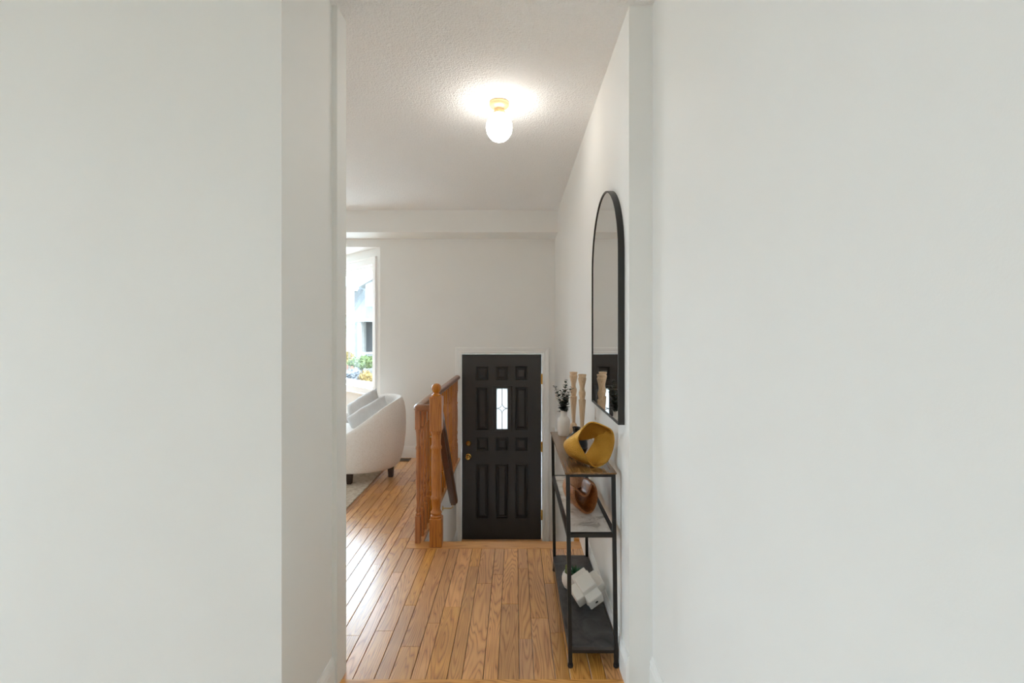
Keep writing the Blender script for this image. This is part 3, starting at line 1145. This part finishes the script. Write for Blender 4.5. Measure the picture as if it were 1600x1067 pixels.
def crom(vals, t_):
    n_ = len(vals)
    i_ = int(math.floor(t_)) % n_
    f_ = t_ - math.floor(t_)
    a_, b_, c_, d_ = vals[i_ - 1], vals[i_], vals[(i_ + 1) % n_], vals[(i_ + 2) % n_]
    return 0.5 * (2 * b_ + (c_ - a_) * f_ + (2 * a_ - 5 * b_ + 4 * c_ - d_) * f_ ** 2 + (3 * b_ - a_ - 3 * c_ + d_) * f_ ** 3)


b = new_bm()
NG, KG = 108, 10
fx, fz, bx_, bz_ = [k[0][0] for k in KEYS], [k[0][1] for k in KEYS], [k[1][0] for k in KEYS], [k[1][1] for k in KEYS]
vv = []
for i in range(NG):
    t_ = i / NG * len(KEYS)
    pf = Vector((crom(fx, t_) / 2372, crom(FD, t_), crom(fz, t_) / 2372))
    pb = Vector((crom(bx_, t_) / 2372, crom(BDp, t_), crom(bz_, t_) / 2372))
    md = (pf + pb) / 2
    rad = Vector((md.x, 0, md.z))
    rad = rad.normalized() if rad.length > 1e-5 else Vector((0, 0, 1))
    row = []
    for k in range(KG + 1):
        s_ = k / KG
        row.append(b.verts.new(pf.lerp(pb, s_) + rad * (0.010 * 4 * s_ * (1 - s_)) + c + Vector((0, 0, 0.0935))))
    vv.append(row)
for i in range(NG):
    j_ = (i + 1) % NG
    for k in range(KG):
        b.faces.new((vv[i][k], vv[i][k + 1], vv[j_][k + 1], vv[j_][k]))
bmesh.ops.recalc_face_normals(b, faces=b.faces[:])
bmesh.ops.solidify(b, geom=b.faces[:], thickness=0.005)
zm = min(v_.co.z for v_ in b.verts)
for v_ in b.verts:
    v_.co.z += ZT + 0.0003 - zm
obj('band', b, 'hammered_gold', gr, smooth=50)

# black round vase
c = (0.2835, 2.25, ZT)
tag(obj('bud_vase', (lambda b: (lathe(b, [(0, 0.0005), (0.028, 0.0005), (0.041, 0.012), (0.051, 0.035), (0.053, 0.055), (0.047, 0.078), (0.031, 0.096), (0.0185, 0.104), (0.0165, 0.112), (0.018, 0.127), (0.0195, 0.131), (0.017, 0.131), (0.014, 0.122), (0.013, 0.105), (0, 0.100)], c, 32), b)[1])(new_bm()), 'vase_black', None, smooth=50, origin=c),
    'round black vase with a narrow neck behind the gold ring', 'vase')

# white bottle vase with eucalyptus
c = Vector((0.268, 2.690, ZT))
b = new_bm()
lathe(b, [(0, 0.0005), (0.027, 0.0005), (0.031, 0.006), (0.0345, 0.05), (0.0355, 0.078), (0.033, 0.092), (0.024, 0.102), (0.0165, 0.108), (0.0155, 0.122), (0.0185, 0.137), (0.016, 0.138), (0.0135, 0.128), (0.0125, 0.108), (0, 0.104)], c, 32)
tag(obj('bottle_vase', b, 'ceramic_white', None, smooth=50, origin=c), 'white ceramic bottle vase holding dark leafy stems', 'vase')
sp = thing('leafy_stems', 'dark green eucalyptus stems standing in the white vase', 'plant', c + Vector((0, 0, 0.108)))
rnd = random.Random(3)
tips = [(-0.046, 0.010, 0.160), (-0.020, -0.02, 0.135), (0.008, 0.0, 0.200), (0.016, 0.012, 0.165), (0.048, -0.008, 0.155), (0.026, -0.015, 0.12)]
lb = new_bm()
for tx, ty, tz in tips:
    base = c + Vector((rnd.uniform(-0.006, 0.006), rnd.uniform(-0.006, 0.006), 0.109))
    tip = base + Vector((tx, ty, tz))
    midp = base.lerp(tip, 0.5) + Vector((-tx * 0.25, -ty * 0.2, 0.01))
    pth = []
    for q in range(9):
        s_ = q / 8
        pth.append(base * (1 - s_) ** 2 + midp * 2 * s_ * (1 - s_) + tip * s_ ** 2)
    b = new_bm()
    tube(b, pth, [0.0016 - 0.0009 * q / 8 for q in range(9)], 6)
    obj('stem', b, 'stem_brown', sp)
    nl = 17
    for q in range(nl):
        s_ = 0.16 + 0.84 * q / (nl - 1)
        p = base * (1 - s_) ** 2 + midp * 2 * s_ * (1 - s_) + tip * s_ ** 2
        for sgn in (0, 1):
            a_ = q * 1.9 + sgn * PI + rnd.uniform(-0.4, 0.4)
            el = rnd.uniform(-0.2, 0.7)
            dirv = Vector((math.cos(a_) * math.cos(el), math.sin(a_) * math.cos(el), math.sin(el)))
            L_ = 0.022 * (1.25 - 0.7 * s_) * rnd.uniform(0.8, 1.2)
            sd = dirv.cross(Vector((0, 0, 1))).normalized()
            up = sd.cross(dirv).normalized()
            ctr = lb.verts.new(p + dirv * L_ * 0.6 - up * 0.0018)
            ring = [lb.verts.new(p + dirv * (L_ * (0.6 - 0.6 * math.cos(2 * PI * w_ / 7))) + sd * (L_ * 0.46 * math.sin(2 * PI * w_ / 7))) for w_ in range(7)]
            for w_ in range(7):
                lb.faces.new((ctr, ring[w_], ring[(w_ + 1) % 7]))
lv = obj('leaves', lb, 'leaf_dark', sp, smooth=60)
lv['kind'] = 'stuff'


# turned candlesticks
def candlestick(c, h, label):
    k = h / 0.345
    root = thing('candlestick', label, 'candlestick', c, 'turned candlesticks on the console')
    pr = [(0, 0.0005), (0.034, 0.0005), (0.035, 0.010), (0.028, 0.016), (0.024, 0.028), (0.0185, 0.034), (0.020, 0.044), (0.017, 0.052), (0.0100, 0.060), (0.0112, 0.09), (0.0190, 0.200), (0.0200, 0.206), (0.0135, 0.210), (0.0150, 0.220), (0.0185, 0.238), (0.0180, 0.250), (0.0145, 0.254), (0.0150, 0.258), (0.0125, 0.264), (0.0142, 0.282), (0.0190, 0.304), (0.0225, 0.318), (0.0228, 0.324), (0.0195, 0.327), (0.0200, 0.334), (0.0225, 0.337), (0.0225, 0.345), (0.0135, 0.345), (0.012, 0.338), (0, 0.336)]
    b = new_bm()
    lathe(b, [(r, z * k) for r, z in pr], c, 28)
    obj('turned_stem', b, 'pale_wood', root, smooth=35)


candlestick(Vector((0.330, 2.752, ZT)), 0.346, 'pale turned wooden candlestick directly beside the leafy white vase')
candlestick(Vector((0.362, 2.630, ZT)), 0.343, 'pale turned wooden candlestick nearest the mirror')

# ---- on the marble shelf: heart bowl and clay-coloured vase
c = Vector((0.322, 2.215, ZM))


def heart(t_, s=1.0):
    if t_ > PI:
        t_ -= 2 * PI
    x_ = 0.5 * math.sin(t_) * (1 - 0.24 * ((1 - math.cos(t_)) / 2) ** 1.4)
    z_ = 0.5 + 0.5 * math.cos(t_) - 0.46 * math.exp(-(t_ / 0.50) ** 2)
    return Vector((x_, z_ / 0.86))


hb = thing('heart_bowl', 'carved brown wooden heart bowl standing upright on the marble shelf', 'decoration', c)
b = new_bm()
NH = 64
W_, H_ = 0.132, 0.142


def hring(scale, yoff, inw=0.0):
    pts = []
    base = [heart(2 * PI * q / NH) for q in range(NH)]
    for q in range(NH):
        p = base[q]
        tn = base[(q + 1) % NH] - base[q - 1]
        tn = Vector((tn.x * W_, tn.y * H_))
        nn = Vector((-tn.y, tn.x))
        if nn.length > 1e-9:
            nn.normalize()
        cx_ = Vector((p.x * W_, p.y * H_))
        # round the point at the foot, spread the foot
        zz = cx_.y
        pt = cx_ - nn * inw if True else cx_
        pts.append((pt.x * scale, yoff, (pt.y - H_ * 0.5) * scale + H_ * 0.5))
    return pts


sgn = 1
tst = hring(1, 0, 0.01)
import statistics
if (max(p[0] for p in tst) > W_ / 2):
    sgn = -1
DD = 0.092
seq = [(0.94, DD / 2, 0.0), (1.0, DD / 2 - 0.012, 0.0), (1.03, 0, 0.0), (1.0, -DD / 2 + 0.008, 0.0), (0.99, -DD / 2, 0.002 * sgn), (0.985, -DD / 2 - 0.001, 0.010 * sgn), (0.96, -DD / 2 + 0.010, 0.011 * sgn), (0.90, 0.016, 0.011 * sgn), (0.55, 0.032, 0.011 * sgn)]
rzh = Matrix.Rotation(0.22, 3, 'Z') @ Matrix.Rotation(-0.06, 3, 'X') @ Matrix.Rotation(-0.20, 3, 'Y')
rg = []
allp = []
for s_, yo, iw in seq:
    pts = [rzh @ Vector(p) for p in hring(s_, yo, iw)]
    allp += pts
    rg.append(pts)
zmin = min(p.z for p in allp)
rg = [[b.verts.new(p + c + Vector((0, 0, -zmin + 0.0003))) for p in pts] for pts in rg]
for a_, c_ in zip(rg, rg[1:]):
    for q in range(NH):
        q2 = (q + 1) % NH
        b.faces.new((a_[q], a_[q2], c_[q2], c_[q]))
b.faces.new(rg[0]); b.faces.new(rg[-1])
obj('bowl_body', b, 'acacia', hb, smooth=50)

c = (0.289, 2.345, ZM)
b = new_bm()
lathe(b, [(0, 0.0005), (0.030, 0.0005), (0.040, 0.010), (0.056, 0.050), (0.061, 0.078), (0.054, 0.106), (0.038, 0.124), (0.027, 0.134), (0.024, 0.146), (0.0255, 0.168), (0.030, 0.178), (0.027, 0.179), (0.021, 0.165), (0.020, 0.14), (0, 0.13)], c, 32)
tag(obj('clay_vase', b, 'clay_wood', None, smooth=50, origin=c), 'light brown rounded vase behind the heart bowl', 'vase')

# ---- on the slate shelf: succulent bowl and white block sculpture
c = Vector((0.283, 2.425, ZB))
pp = thing('succulent_pot', 'round white pot with soil on the slate shelf', 'plant pot', c)
b = new_bm()
lathe(b, [(0, 0.0005), (0.026, 0.0005), (0.040, 0.012), (0.050, 0.036), (0.051, 0.055), (0.046, 0.074), (0.040, 0.083), (0.037, 0.083), (0.041, 0.072), (0.044, 0.055), (0, 0.05)], c, 32)
obj('pot', b, 'ceramic_white', pp, smooth=50)
b = new_bm()
lathe(b, [(0, 0.058), (0.0435, 0.058), (0.0425, 0.066), (0.02, 0.071), (0, 0.071)], c, 24)
obj('soil', b, 'soil', pp, smooth=60)
sc_ = thing('succulent', 'spiky green succulent rosette growing in the round white pot', 'plant', c + Vector((0.012, 0.0, 0.068)))
rnd = random.Random(5)
for i in range(26):
    a_ = i * 2.4
    el = 0.25 + 1.1 * (i / 26)
    L_ = 0.050 - 0.014 * (i / 26)
    dirv = Vector((math.cos(a_) * math.cos(el), math.sin(a_) * math.cos(el), math.sin(el)))
    sd = dirv.cross(Vector((0, 0, 1))).normalized()
    upv = sd.cross(dirv).normalized()
    base = c + Vector((0.014, 0.0, 0.069))
    pth = [base + dirv * (L_ * q / 5) + upv * (0.010 * (q / 5) ** 2) for q in range(6)]
    b = new_bm()
    tube(b, pth, [0.0035, 0.0058, 0.0055, 0.0042, 0.0026, 0.0006], 6, sz=0.5)
    obj('spike_leaf', b, 'leaf_green', sc_, smooth=60)
cb_ = c + Vector((-0.026, -0.006, 0.066))
b = new_bm()
prof = [(0.0, 0.0)]
lathe(b, [(0, 0), (0.0075, 0.0), (0.0085, 0.02), (0.0085, 0.045), (0.0065, 0.054), (0, 0.057)], cb_, 20)
for v_ in b.verts:
    d_ = Vector((v_.co.x - cb_.x, v_.co.y - cb_.y))
    if d_.length > 1e-4:
        k_ = int(round(math.atan2(d_.y, d_.x) / (2 * PI / 20)))
        if k_ % 2:
            v_.co.x -= d_.x * 0.25
            v_.co.y -= d_.y * 0.25
tag(obj('cactus', b, 'cactus_green', None, smooth=20, origin=cb_), 'small pale green cactus column growing in the round white pot', 'plant')

c = Vector((0.336, 2.262, ZB))
ks = thing('block_sculpture', 'white sculpture of interlocking blocks lying on the slate shelf', 'sculpture', c)
b = new_bm()
A_, S_ = 0.074, 0.0365
# three crossing square bars, cut as one centre block with six arms
for ax in range(3):
    for sg in (-1, 1):
        lo_ = [-S_] * 3
        hi_ = [S_] * 3
        lo_[ax], hi_[ax] = (S_ - 0.002, A_) if sg > 0 else (-A_, -S_ + 0.002)
        box(b, lo_[0], hi_[0], lo_[1], hi_[1], lo_[2], hi_[2], bev=0.003)
box(b, -S_, S_, -S_, S_, -S_, S_)
n1_ = Vector((-0.25, -0.60, 0.76)).normalized()
n2_ = Vector((0.45, -0.75, -0.45))
n2_ = (n2_ - n1_ * n2_.dot(n1_)).normalized()
n3_ = n1_.cross(n2_)
KROT = Matrix((n1_, n2_, n3_)).transposed()
for v_ in b.verts:
    v_.co = KROT @ v_.co
zmin = min(v_.co.z for v_ in b.verts)
for v_ in b.verts:
    v_.co += c + Vector((0, 0, -zmin + 0.0003))
obj('blocks', b, 'plaster_white', ks)
b = new_bm()
pc = c + Vector((0, 0, -zmin + 0.0003)) + n2_ * A_
lathe(b, [(0, -0.001), (0.007, -0.001), (0.007, 0.0012), (0, 0.0012)], pc, 12, Vector((0, 0, 1)).rotation_difference(n2_).to_matrix())
obj('dark_disc', b, 'flat_black', ks)  # flat black disc for the dark spot on the arm end

# ================================================================== LIVING ROOM
# rug
c = (-2.35, 3.95, 0)
b = new_bm()
box(b, -3.40, -1.300, 2.95, 4.95, 0.0005, 0.012, bev=0.004, seg=2)
tag(obj('area_rug', b, 'rug_cream', None, origin=c), 'cream textured area rug under the pale armchair', 'rug')

# barrel armchair facing away to the left
AC = Vector((-1.475, 4.62))
ac = thing('armchair', 'pale beige barrel armchair with dark tapered legs', 'armchair', (AC.x, AC.y, 0))


ROTC = math.radians(27)


def rim(th):
    a_ = abs(th - ROTC) / PI * 180
    pts = [(0, 0.748), (38, 0.742), (58, 0.715), (73, 0.672), (95, 0.575), (118, 0.475), (140, 0.42), (240, 0.40)]
    for (a0, h0), (a1, h1) in zip(pts, pts[1:]):
        if a_ <= a1:
            f_ = (a_ - a0) / (a1 - a0)
            return h0 + (h1 - h0) * f_
    return 0.40


def plan(th, s):
    n_ = 2.15
    ct_, st_ = math.cos(th), math.sin(th)
    r_ = (abs(ct_) ** n_ + abs(st_) ** n_) ** (-1 / n_)
    return Vector((AC.x + 0.425 * s * r_ * ct_, AC.y + 0.405 * s * r_ * st_))


b = new_bm()
NT_, TH0 = 57, math.radians(142)
ths = [ROTC - TH0 + 2 * TH0 * i / (NT_ - 1) for i in range(NT_)]
secs = []
ZBOT = 0.115
for th in ths:
    h_ = rim(th)
    # smooth rim a bit
    h_ = (rim(th - 0.12) + rim(th - 0.06) + h_ + rim(th + 0.06) + rim(th + 0.12)) / 5
    sec = []
    for f_, s_ in ((0.0, 0.83), (0.025, 0.87), (0.12, 0.92), (0.27, 0.965), (0.45, 0.995), (0.60, 1.005), (0.74, 1.0), (0.84, 0.984), (0.92, 0.96), (0.97, 0.93)):
        p = plan(th, s_)
        sec.append(Vector((p.x, p.y, ZBOT + (h_ - ZBOT) * f_)))
    for ds, dz_ in ((0.895, 0.0), (0.865, -0.002), (0.835, -0.016), (0.815, -0.050)):
        p = plan(th, ds)
        sec.append(Vector((p.x, p.y, h_ + dz_)))
    for f_, s_ in ((0.75, 0.825), (0.5, 0.80), (0.0, 0.74)):
        p = plan(th, s_)
        sec.append(Vector((p.x, p.y, ZBOT + (h_ - ZBOT) * f_)))
    secs.append([b.verts.new(q) for q in sec])
m = len(secs[0])
for i in range(NT_ - 1):
    for k in range(m):
        k2 = (k + 1) % m
        b.faces.new((secs[i][k], secs[i][k2], secs[i + 1][k2], secs[i + 1][k]))
b.faces.new(secs[0][::-1]); b.faces.new(secs[-1])
obj('shell', b, 'boucle_cloth', ac, smooth=50)
# seat base and cushion
b = new_bm()
lo_ = []
for z_, s_ in ((ZBOT + 0.004, 0.735), (ZBOT + 0.012, 0.79), (0.30, 0.79), (0.315, 0.77)):
    lo_.append([b.verts.new((plan(2 * PI * q / 40, s_).x - 0.012, plan(2 * PI * q / 40, s_).y, z_)) for q in range(40)])
for a_, c_ in zip(lo_, lo_[1:]):
    for q in range(40):
        b.faces.new((a_[q], a_[(q + 1) % 40], c_[(q + 1) % 40], c_[q]))
b.faces.new(lo_[0][::-1]); b.faces.new(lo_[-1])
obj('seat_base', b, 'boucle_cloth', ac, smooth=50)
b = new_bm()
lo_ = []
for z_, s_ in ((0.314, 0.72), (0.325, 0.775), (0.38, 0.79), (0.435, 0.785), (0.458, 0.75), (0.468, 0.6), (0.472, 0.3)):
    lo_.append([b.verts.new((plan(2 * PI * q / 40, s_).x - 0.02, plan(2 * PI * q / 40, s_).y, z_)) for q in range(40)])
for a_, c_ in zip(lo_, lo_[1:]):
    for q in range(40):
        b.faces.new((a_[q], a_[(q + 1) % 40], c_[(q + 1) % 40], c_[q]))
b.faces.new(lo_[0][::-1]); b.faces.new(lo_[-1])
obj('seat_cushion', b, 'boucle_cloth', ac, smooth=60)
for lx, ly in ((-1.175, 4.60), (-1.48, 4.345), (-1.78, 4.62), (-1.48, 4.90)):
    b = new_bm()
    zb = 0.0125 if lx < -1.33 and ly < 4.93 else 0.0
    t_ = box(b, lx - 0.03, lx + 0.03, ly - 0.03, ly + 0.03, zb, ZBOT + 0.02, bev=0.004)
    for v_ in t_:
        f_ = 0.68 + 0.32 * (v_.co.z - zb) / (ZBOT + 0.02 - zb)
        v_.co.x = lx + (v_.co.x - lx) * f_
        v_.co.y = ly + (v_.co.y - ly) * f_
    obj('leg', b, 'dark_wood_leg', ac)


def pillow(name, label, c, w_, h_, th_, rot, group=None):
    b = new_bm()
    n_ = 15
    grid = {}
    for side in (1, -1):
        for i in range(n_):
            for j in range(n_):
                u_, v_ = i / (n_ - 1) * 2 - 1, j / (n_ - 1) * 2 - 1
                edge = i in (0, n_ - 1) or j in (0, n_ - 1)
                if edge and side == -1:
                    grid[(side, i, j)] = grid[(1, i, j)]
                    continue
                puff = ((1 - u_ ** 4) * (1 - v_ ** 4)) ** 0.55
                pin = 1 - 0.07 * (1 - v_ ** 2) * abs(u_) ** 3 
                pin2 = 1 - 0.07 * (1 - u_ ** 2) * abs(v_) ** 3
                wr = 0.014 * mnoise.noise(Vector((u_ * 2.6 + side + w_ * 9, v_ * 1.6 + u_, side * 1.7)))
                grid[(side, i, j)] = b.verts.new(rot @ Vector((u_ * w_ / 2 * pin, side * (th_ / 2 * puff + (0 if edge else wr)), v_ * h_ / 2 * pin2)) + c)
    for side in (1, -1):
        for i in range(n_ - 1):
            for j in range(n_ - 1):
                q = [grid[(side, i, j)], grid[(side, i + 1, j)], grid[(side, i + 1, j + 1)], grid[(side, i, j + 1)]]
                b.faces.new(q if side == 1 else q[::-1])
    return tag(obj(name, b, 'cushion_cloth', None, smooth=70, origin=c), label, 'cushion', group)


rA = Matrix.Rotation(math.radians(-22), 3, 'Z') @ Matrix.Rotation(math.radians(-24), 3, 'X') @ Matrix.Rotation(math.radians(-32), 3, 'Y')
pillow('throw_pillow', 'large crumpled white throw pillow leaning in the pale armchair', Vector((-1.475, 4.775, 0.59)), 0.36, 0.34, 0.16, rA)
rB = Matrix.Rotation(math.radians(-14), 3, 'Z') @ Matrix.Rotation(math.radians(-30), 3, 'X') @ Matrix.Rotation(math.radians(-36), 3, 'Y')
pillow('throw_pillow', 'oblong grey white throw pillow in front of the crumpled one', Vector((-1.375, 4.60, 0.555)), 0.42, 0.27, 0.15, rB)

# floor register by the baseboard
c = (-1.225, 5.20, 0)
fv = thing('floor_vent', 'brown metal floor register beside the baseboard', 'floor vent', c)
b = new_bm()
x0, x1, y0, y1 = -1.33, -1.125, 5.145, 5.255
for a0, a1, c0, c1 in ((x0, x1, y0, y0 + 0.014), (x0, x1, y1 - 0.014, y1), (x0, x0 + 0.016, y0 + 0.014, y1 - 0.014), (x1 - 0.016, x1, y0 + 0.014, y1 - 0.014)):
    box(b, a0, a1, c0, c1, 0.0005, 0.005, bev=0.0015)
obj('grille_frame', b, 'vent_metal', fv)
for k in range(14):
    xx = x0 + 0.020 + k * 0.0122
    b = new_bm()
    box(b, xx, xx + 0.005, y0 + 0.014, y1 - 0.014, 0.0005, 0.004)
    obj('slat', b, 'vent_metal', fv)
b = new_bm()
box(b, x0 + 0.016, x1 - 0.016, y0 + 0.014, y1 - 0.014, 0.0003, 0.0012)
obj('dark_backing', b, 'flat_black', fv)  # flat black sheet: darkness under the slats put into its colour
#==PART4==

# ================================================================== OUTDOORS
ZG = -1.1
bm = new_bm()
box(bm, -60, 40, YB + 1.2, 90, ZG - 0.3, ZG)
g_ = structure(obj('ground', bm, 'lawn'))
b = new_bm()
box(b, -60, 40, 12.0, 19.0, ZG + 0.001, ZG + 0.03)
obj('road', b, 'pavement', g_)
b = new_bm()
box(b, -7.0, 0.9, YB + 1.25, 12.0, ZG + 0.001, ZG + 0.06)  # unseen pale slab, added to throw light up through the bay
obj('bounce_slab', b, 'bounce_paving', g_)
bm = new_bm()
box(bm, -40, XLIV - 0.21, -20, YB + 1.1, ZG - 0.3, ZG)  # unseen ground, made pale to bounce light indoors
structure(obj('ground_side', bm, 'bounce_paving'))


def P(px, py, Y):
    return Vector(((px - VX) / F * Y, Y, EYE - (py - VY) / F * Y))


# grey-roofed house across the street
YH = 27.0
gh = thing('grey_house', 'grey shingled house with white porch posts across the street', 'house', (P(575, 520, YH).x, YH, ZG))
xe0, xe1 = P(549, 0, YH).x, P(660, 0, YH).x
ze = P(0, 499, YH).z
zr = P(0, 436, YH).z
b = new_bm()
box(b, xe0 + 0.2, xe1, YH + 1.6, YH + 7, ZG + 0.9, ze + 0.1)
obj('wall', b, 'house_dark', gh)
b = new_bm()
vv = [(xe0, YH, ze), (xe1, YH, ze), (xe1, YH + 4.5, zr + 0.4), (xe0, YH + 4.5, zr + 0.4), (xe0, YH + 9, ze), (xe1, YH + 9, ze)]
vv = [b.verts.new(p) for p in vv]
b.faces.new((vv[0], vv[1], vv[2], vv[3])); b.faces.new((vv[3], vv[2], vv[5], vv[4])); b.faces.new((vv[0], vv[3], vv[4])); b.faces.new((vv[1], vv[5], vv[2])); b.faces.new((vv[0], vv[4], vv[5], vv[1]))
obj('roof', b, 'shingle_grey', gh)
b = new_bm()
box(b, xe0, xe1, YH - 0.08, YH + 0.02, ze - 0.12, ze + 0.06)
obj('fascia', b, 'house_white', gh)
b = new_bm()
box(b, xe0, xe1, YH - 0.1, YH + 1.6, ZG, P(0, 566, YH).z)
obj('porch_floor', b, 'house_stone', gh)
for px in (561.0, 600.0, 640.0):
    xx = P(px, 0, YH).x
    b = new_bm()
    box(b, xx - 0.09, xx + 0.09, YH + 0.02, YH + 0.2, P(0, 566, YH).z, ze - 0.1)
    box(b, xx - 0.14, xx + 0.14, YH - 0.03, YH + 0.25, P(0, 566, YH).z, P(0, 560, YH).z)
    obj('porch_post', b, 'house_white', gh)
b = new_bm()
xx = P(567.5, 0, YH + 1.4).x
box(b, xx - 0.14, xx + 0.12, YH + 1.2, YH + 1.6, ZG + 0.9, ze)
obj('stone_pier', b, 'house_stone', gh)
b = new_bm()
box(b, P(562, 0, YH).x, xe1, YH - 0.02, YH + 0.04, P(0, 553, YH).z, P(0, 550, YH).z)
for q in range(14):
    xx = P(563 + q * 2.2, 0, YH).x
    box(b, xx - 0.012, xx + 0.012, YH - 0.01, YH + 0.03, P(0, 566, YH).z, P(0, 551, YH).z)
obj('porch_railing', b, 'house_white', gh)
# dormer with white siding and sloping white barge board
b = new_bm()
YD2 = YH + 1.4
p0_, p1_ = P(571, 473, YD2), P(600, 447, YD2)
box(b, p0_.x, p1_.x, YD2, YD2 + 2.5, p0_.z - 0.3, p1_.z + 0.4)
dm = obj('dormer', b, 'house_white', gh)
b = new_bm()
q0, q1 = P(561, 444, YD2 - 0.2), P(584, 431, YD2 - 0.2)
q2 = P(607, 444, YD2 - 0.2)
for s_, e_ in ((q0, q1), (q1, q2)):
    vv = []
    for yy in (YD2 - 0.3, YD2 + 2.6):
        for pt in (s_, e_):
            for dz_ in (-0.16, 0.12):
                vv.append(b.verts.new((pt.x, yy, pt.z + dz_)))
    for f_ in ((0, 1, 3, 2), (4, 6, 7, 5), (0, 2, 6, 4), (1, 5, 7, 3), (0, 4, 5, 1), (2, 3, 7, 6)):
        b.faces.new([vv[i_] for i_ in f_])
obj('barge_board', b, 'house_white', dm)
# blue-grey roof of a house further back
YK = 40.0
b = new_bm()
apex = P(548, 424, YK)
vv = [b.verts.new(p) for p in (P(470, 452, YK), P(572, 446, YK), (apex.x, YK + 4, apex.z), (P(500, 0, YK).x, YK + 4, apex.z), P(470, 640, YK), P(572, 640, YK), (P(470, 0, YK).x, YK + 9, P(0, 640, YK).z), (P(572, 0, YK).x, YK + 9, P(0, 640, YK).z))]
for f_ in ((0, 1, 2, 3), (0, 4, 5, 1), (1, 5, 7, 2), (0, 3, 6, 4), (3, 2, 7, 6), (4, 6, 7, 5)):
    b.faces.new([vv[i_] for i_ in f_])
tag(obj('far_house', b, 'shingle_grey', None, origin=(P(520, 0, YK).x, YK, ZG)), 'blue grey roofed house far behind the brick house', 'house')

# brick house nearer on the left
YBH = 23.0
xb = P(549, 0, YBH).x
bh = thing('brick_house', 'red brick house with white gable trim seen through the bay window', 'house', (xb - 2, YBH, ZG))
b = new_bm()
box(b, xb - 6, xb, YBH, YBH + 0.4, ZG, P(0, 448, YBH).z)
obj('wall', b, 'brick_red', bh)
b = new_bm()
e0, e1 = P(554, 449.5, YBH), P(500, 415, YBH)
vv = []
for yy in (YBH - 0.35, YBH + 0.6):
    for pt in (e0, e1):
        for dz_ in (-0.12, 0.16):
            vv.append(b.verts.new((pt.x, yy, pt.z + dz_)))
for f_ in ((0, 1, 3, 2), (4, 6, 7, 5), (0, 2, 6, 4), (1, 5, 7, 3), (0, 4, 5, 1), (2, 3, 7, 6)):
    b.faces.new([vv[i_] for i_ in f_])
obj('gable_trim', b, 'house_white', bh)
b = new_bm()
gp = P(556, 451, YBH)
tube(b, [P(560, 450, YBH), P(556.5, 450.5, YBH), P(552.5, 454.5, YBH), P(551.5, 458, YBH), P(551, 566, YBH)], 0.045, 8)
obj('downspout', b, 'house_white', bh)
b = new_bm()
s0_, s1_, s2_ = P(552, 452, YBH + 0.45), P(565, 452, YBH + 0.45), P(552, 480, YBH + 0.45)
vv = [b.verts.new(p) for p in (s0_, s1_, s2_, s0_ + Vector((0, 0.3, 0)), s1_ + Vector((0, 0.3, 0)), s2_ + Vector((0, 0.3, 0)))]
for f_ in ((0, 1, 2), (3, 5, 4), (0, 3, 4, 1), (1, 4, 5, 2), (2, 5, 3, 0)):
    b.faces.new([vv[i_] for i_ in f_])
obj('eave_shade', b, 'house_dark', bh)  # dark triangle: shadow below the gable put into the colour


def bush(name, label, c, sc, mat, n=900, leaf=0.07, seed=1, trunk=None, group=None):
    r_ = random.Random(seed)
    root = thing(name, label, 'shrub' if trunk is None else 'tree', (c[0], c[1], ZG), group)
    b = new_bm()
    for i in range(n):
        d_ = Vector((r_.gauss(0, 1), r_.gauss(0, 1), r_.gauss(0, 1))).normalized() * (r_.random() ** 0.4)
        lump = 0.8 + 0.35 * mnoise.noise(d_ * 2.3 + Vector((seed, 0, 0)))
        p = Vector((c[0] + d_.x * sc[0] * lump, c[1] + d_.y * sc[1] * lump, c[2] + d_.z * sc[2] * lump))
        a_ = Vector((r_.gauss(0, 1), r_.gauss(0, 1), r_.gauss(0, 1))).normalized()
        s_ = a_.orthogonal().normalized()
        L_ = leaf * r_.uniform(0.6, 1.4)
        b.faces.new([b.verts.new(p + a_ * L_), b.verts.new(p + s_ * L_ * 0.45), b.verts.new(p - a_ * L_), b.verts.new(p - s_ * L_ * 0.45)])
    fo = obj('foliage', b, mat, root)
    fo['kind'] = 'stuff'
    b = new_bm()
    zt = c[2]
    tube(b, [(c[0], c[1], ZG), (c[0] + 0.03, c[1], (ZG + zt) / 2), (c[0], c[1], zt)], [0.07, 0.05, 0.03] if trunk else 0.03, 7)
    obj('trunk' if trunk else 'stem', b, 'bark', root)


c_ = P(545, 508, 20.5)
bush('street_tree', 'slim green tree standing in front of the brick house', c_, (0.30, 0.3, 0.75), 'bush_green', 700, 0.06, 11, True)
c_ = P(540, 556, 21.3)
bush('garden_shrub', 'yellow green shrub below the brick house wall', c_, (0.45, 0.4, 0.4), 'bush_yellow', 500, 0.06, 2)
c_ = P(566, 566, 19.6)
bush('garden_shrub', 'broad leafy green shrub in front of the porch', c_, (0.75, 0.5, 0.32), 'bush_green', 1200, 0.06, 3)
c_ = P(552, 588, 19.0)
bush('garden_shrub', 'silvery grey shrub low in the front garden', c_, (0.55, 0.4, 0.34), 'bush_silver', 900, 0.07, 4)
c_ = P(572, 590, 18.6)
bush('garden_shrub', 'golden yellow shrub low in the front garden', c_, (0.34, 0.3, 0.30), 'bush_yellow', 600, 0.06, 5)

for o in bpy.data.objects:
    if '_loc' in o:
        del o['_loc']
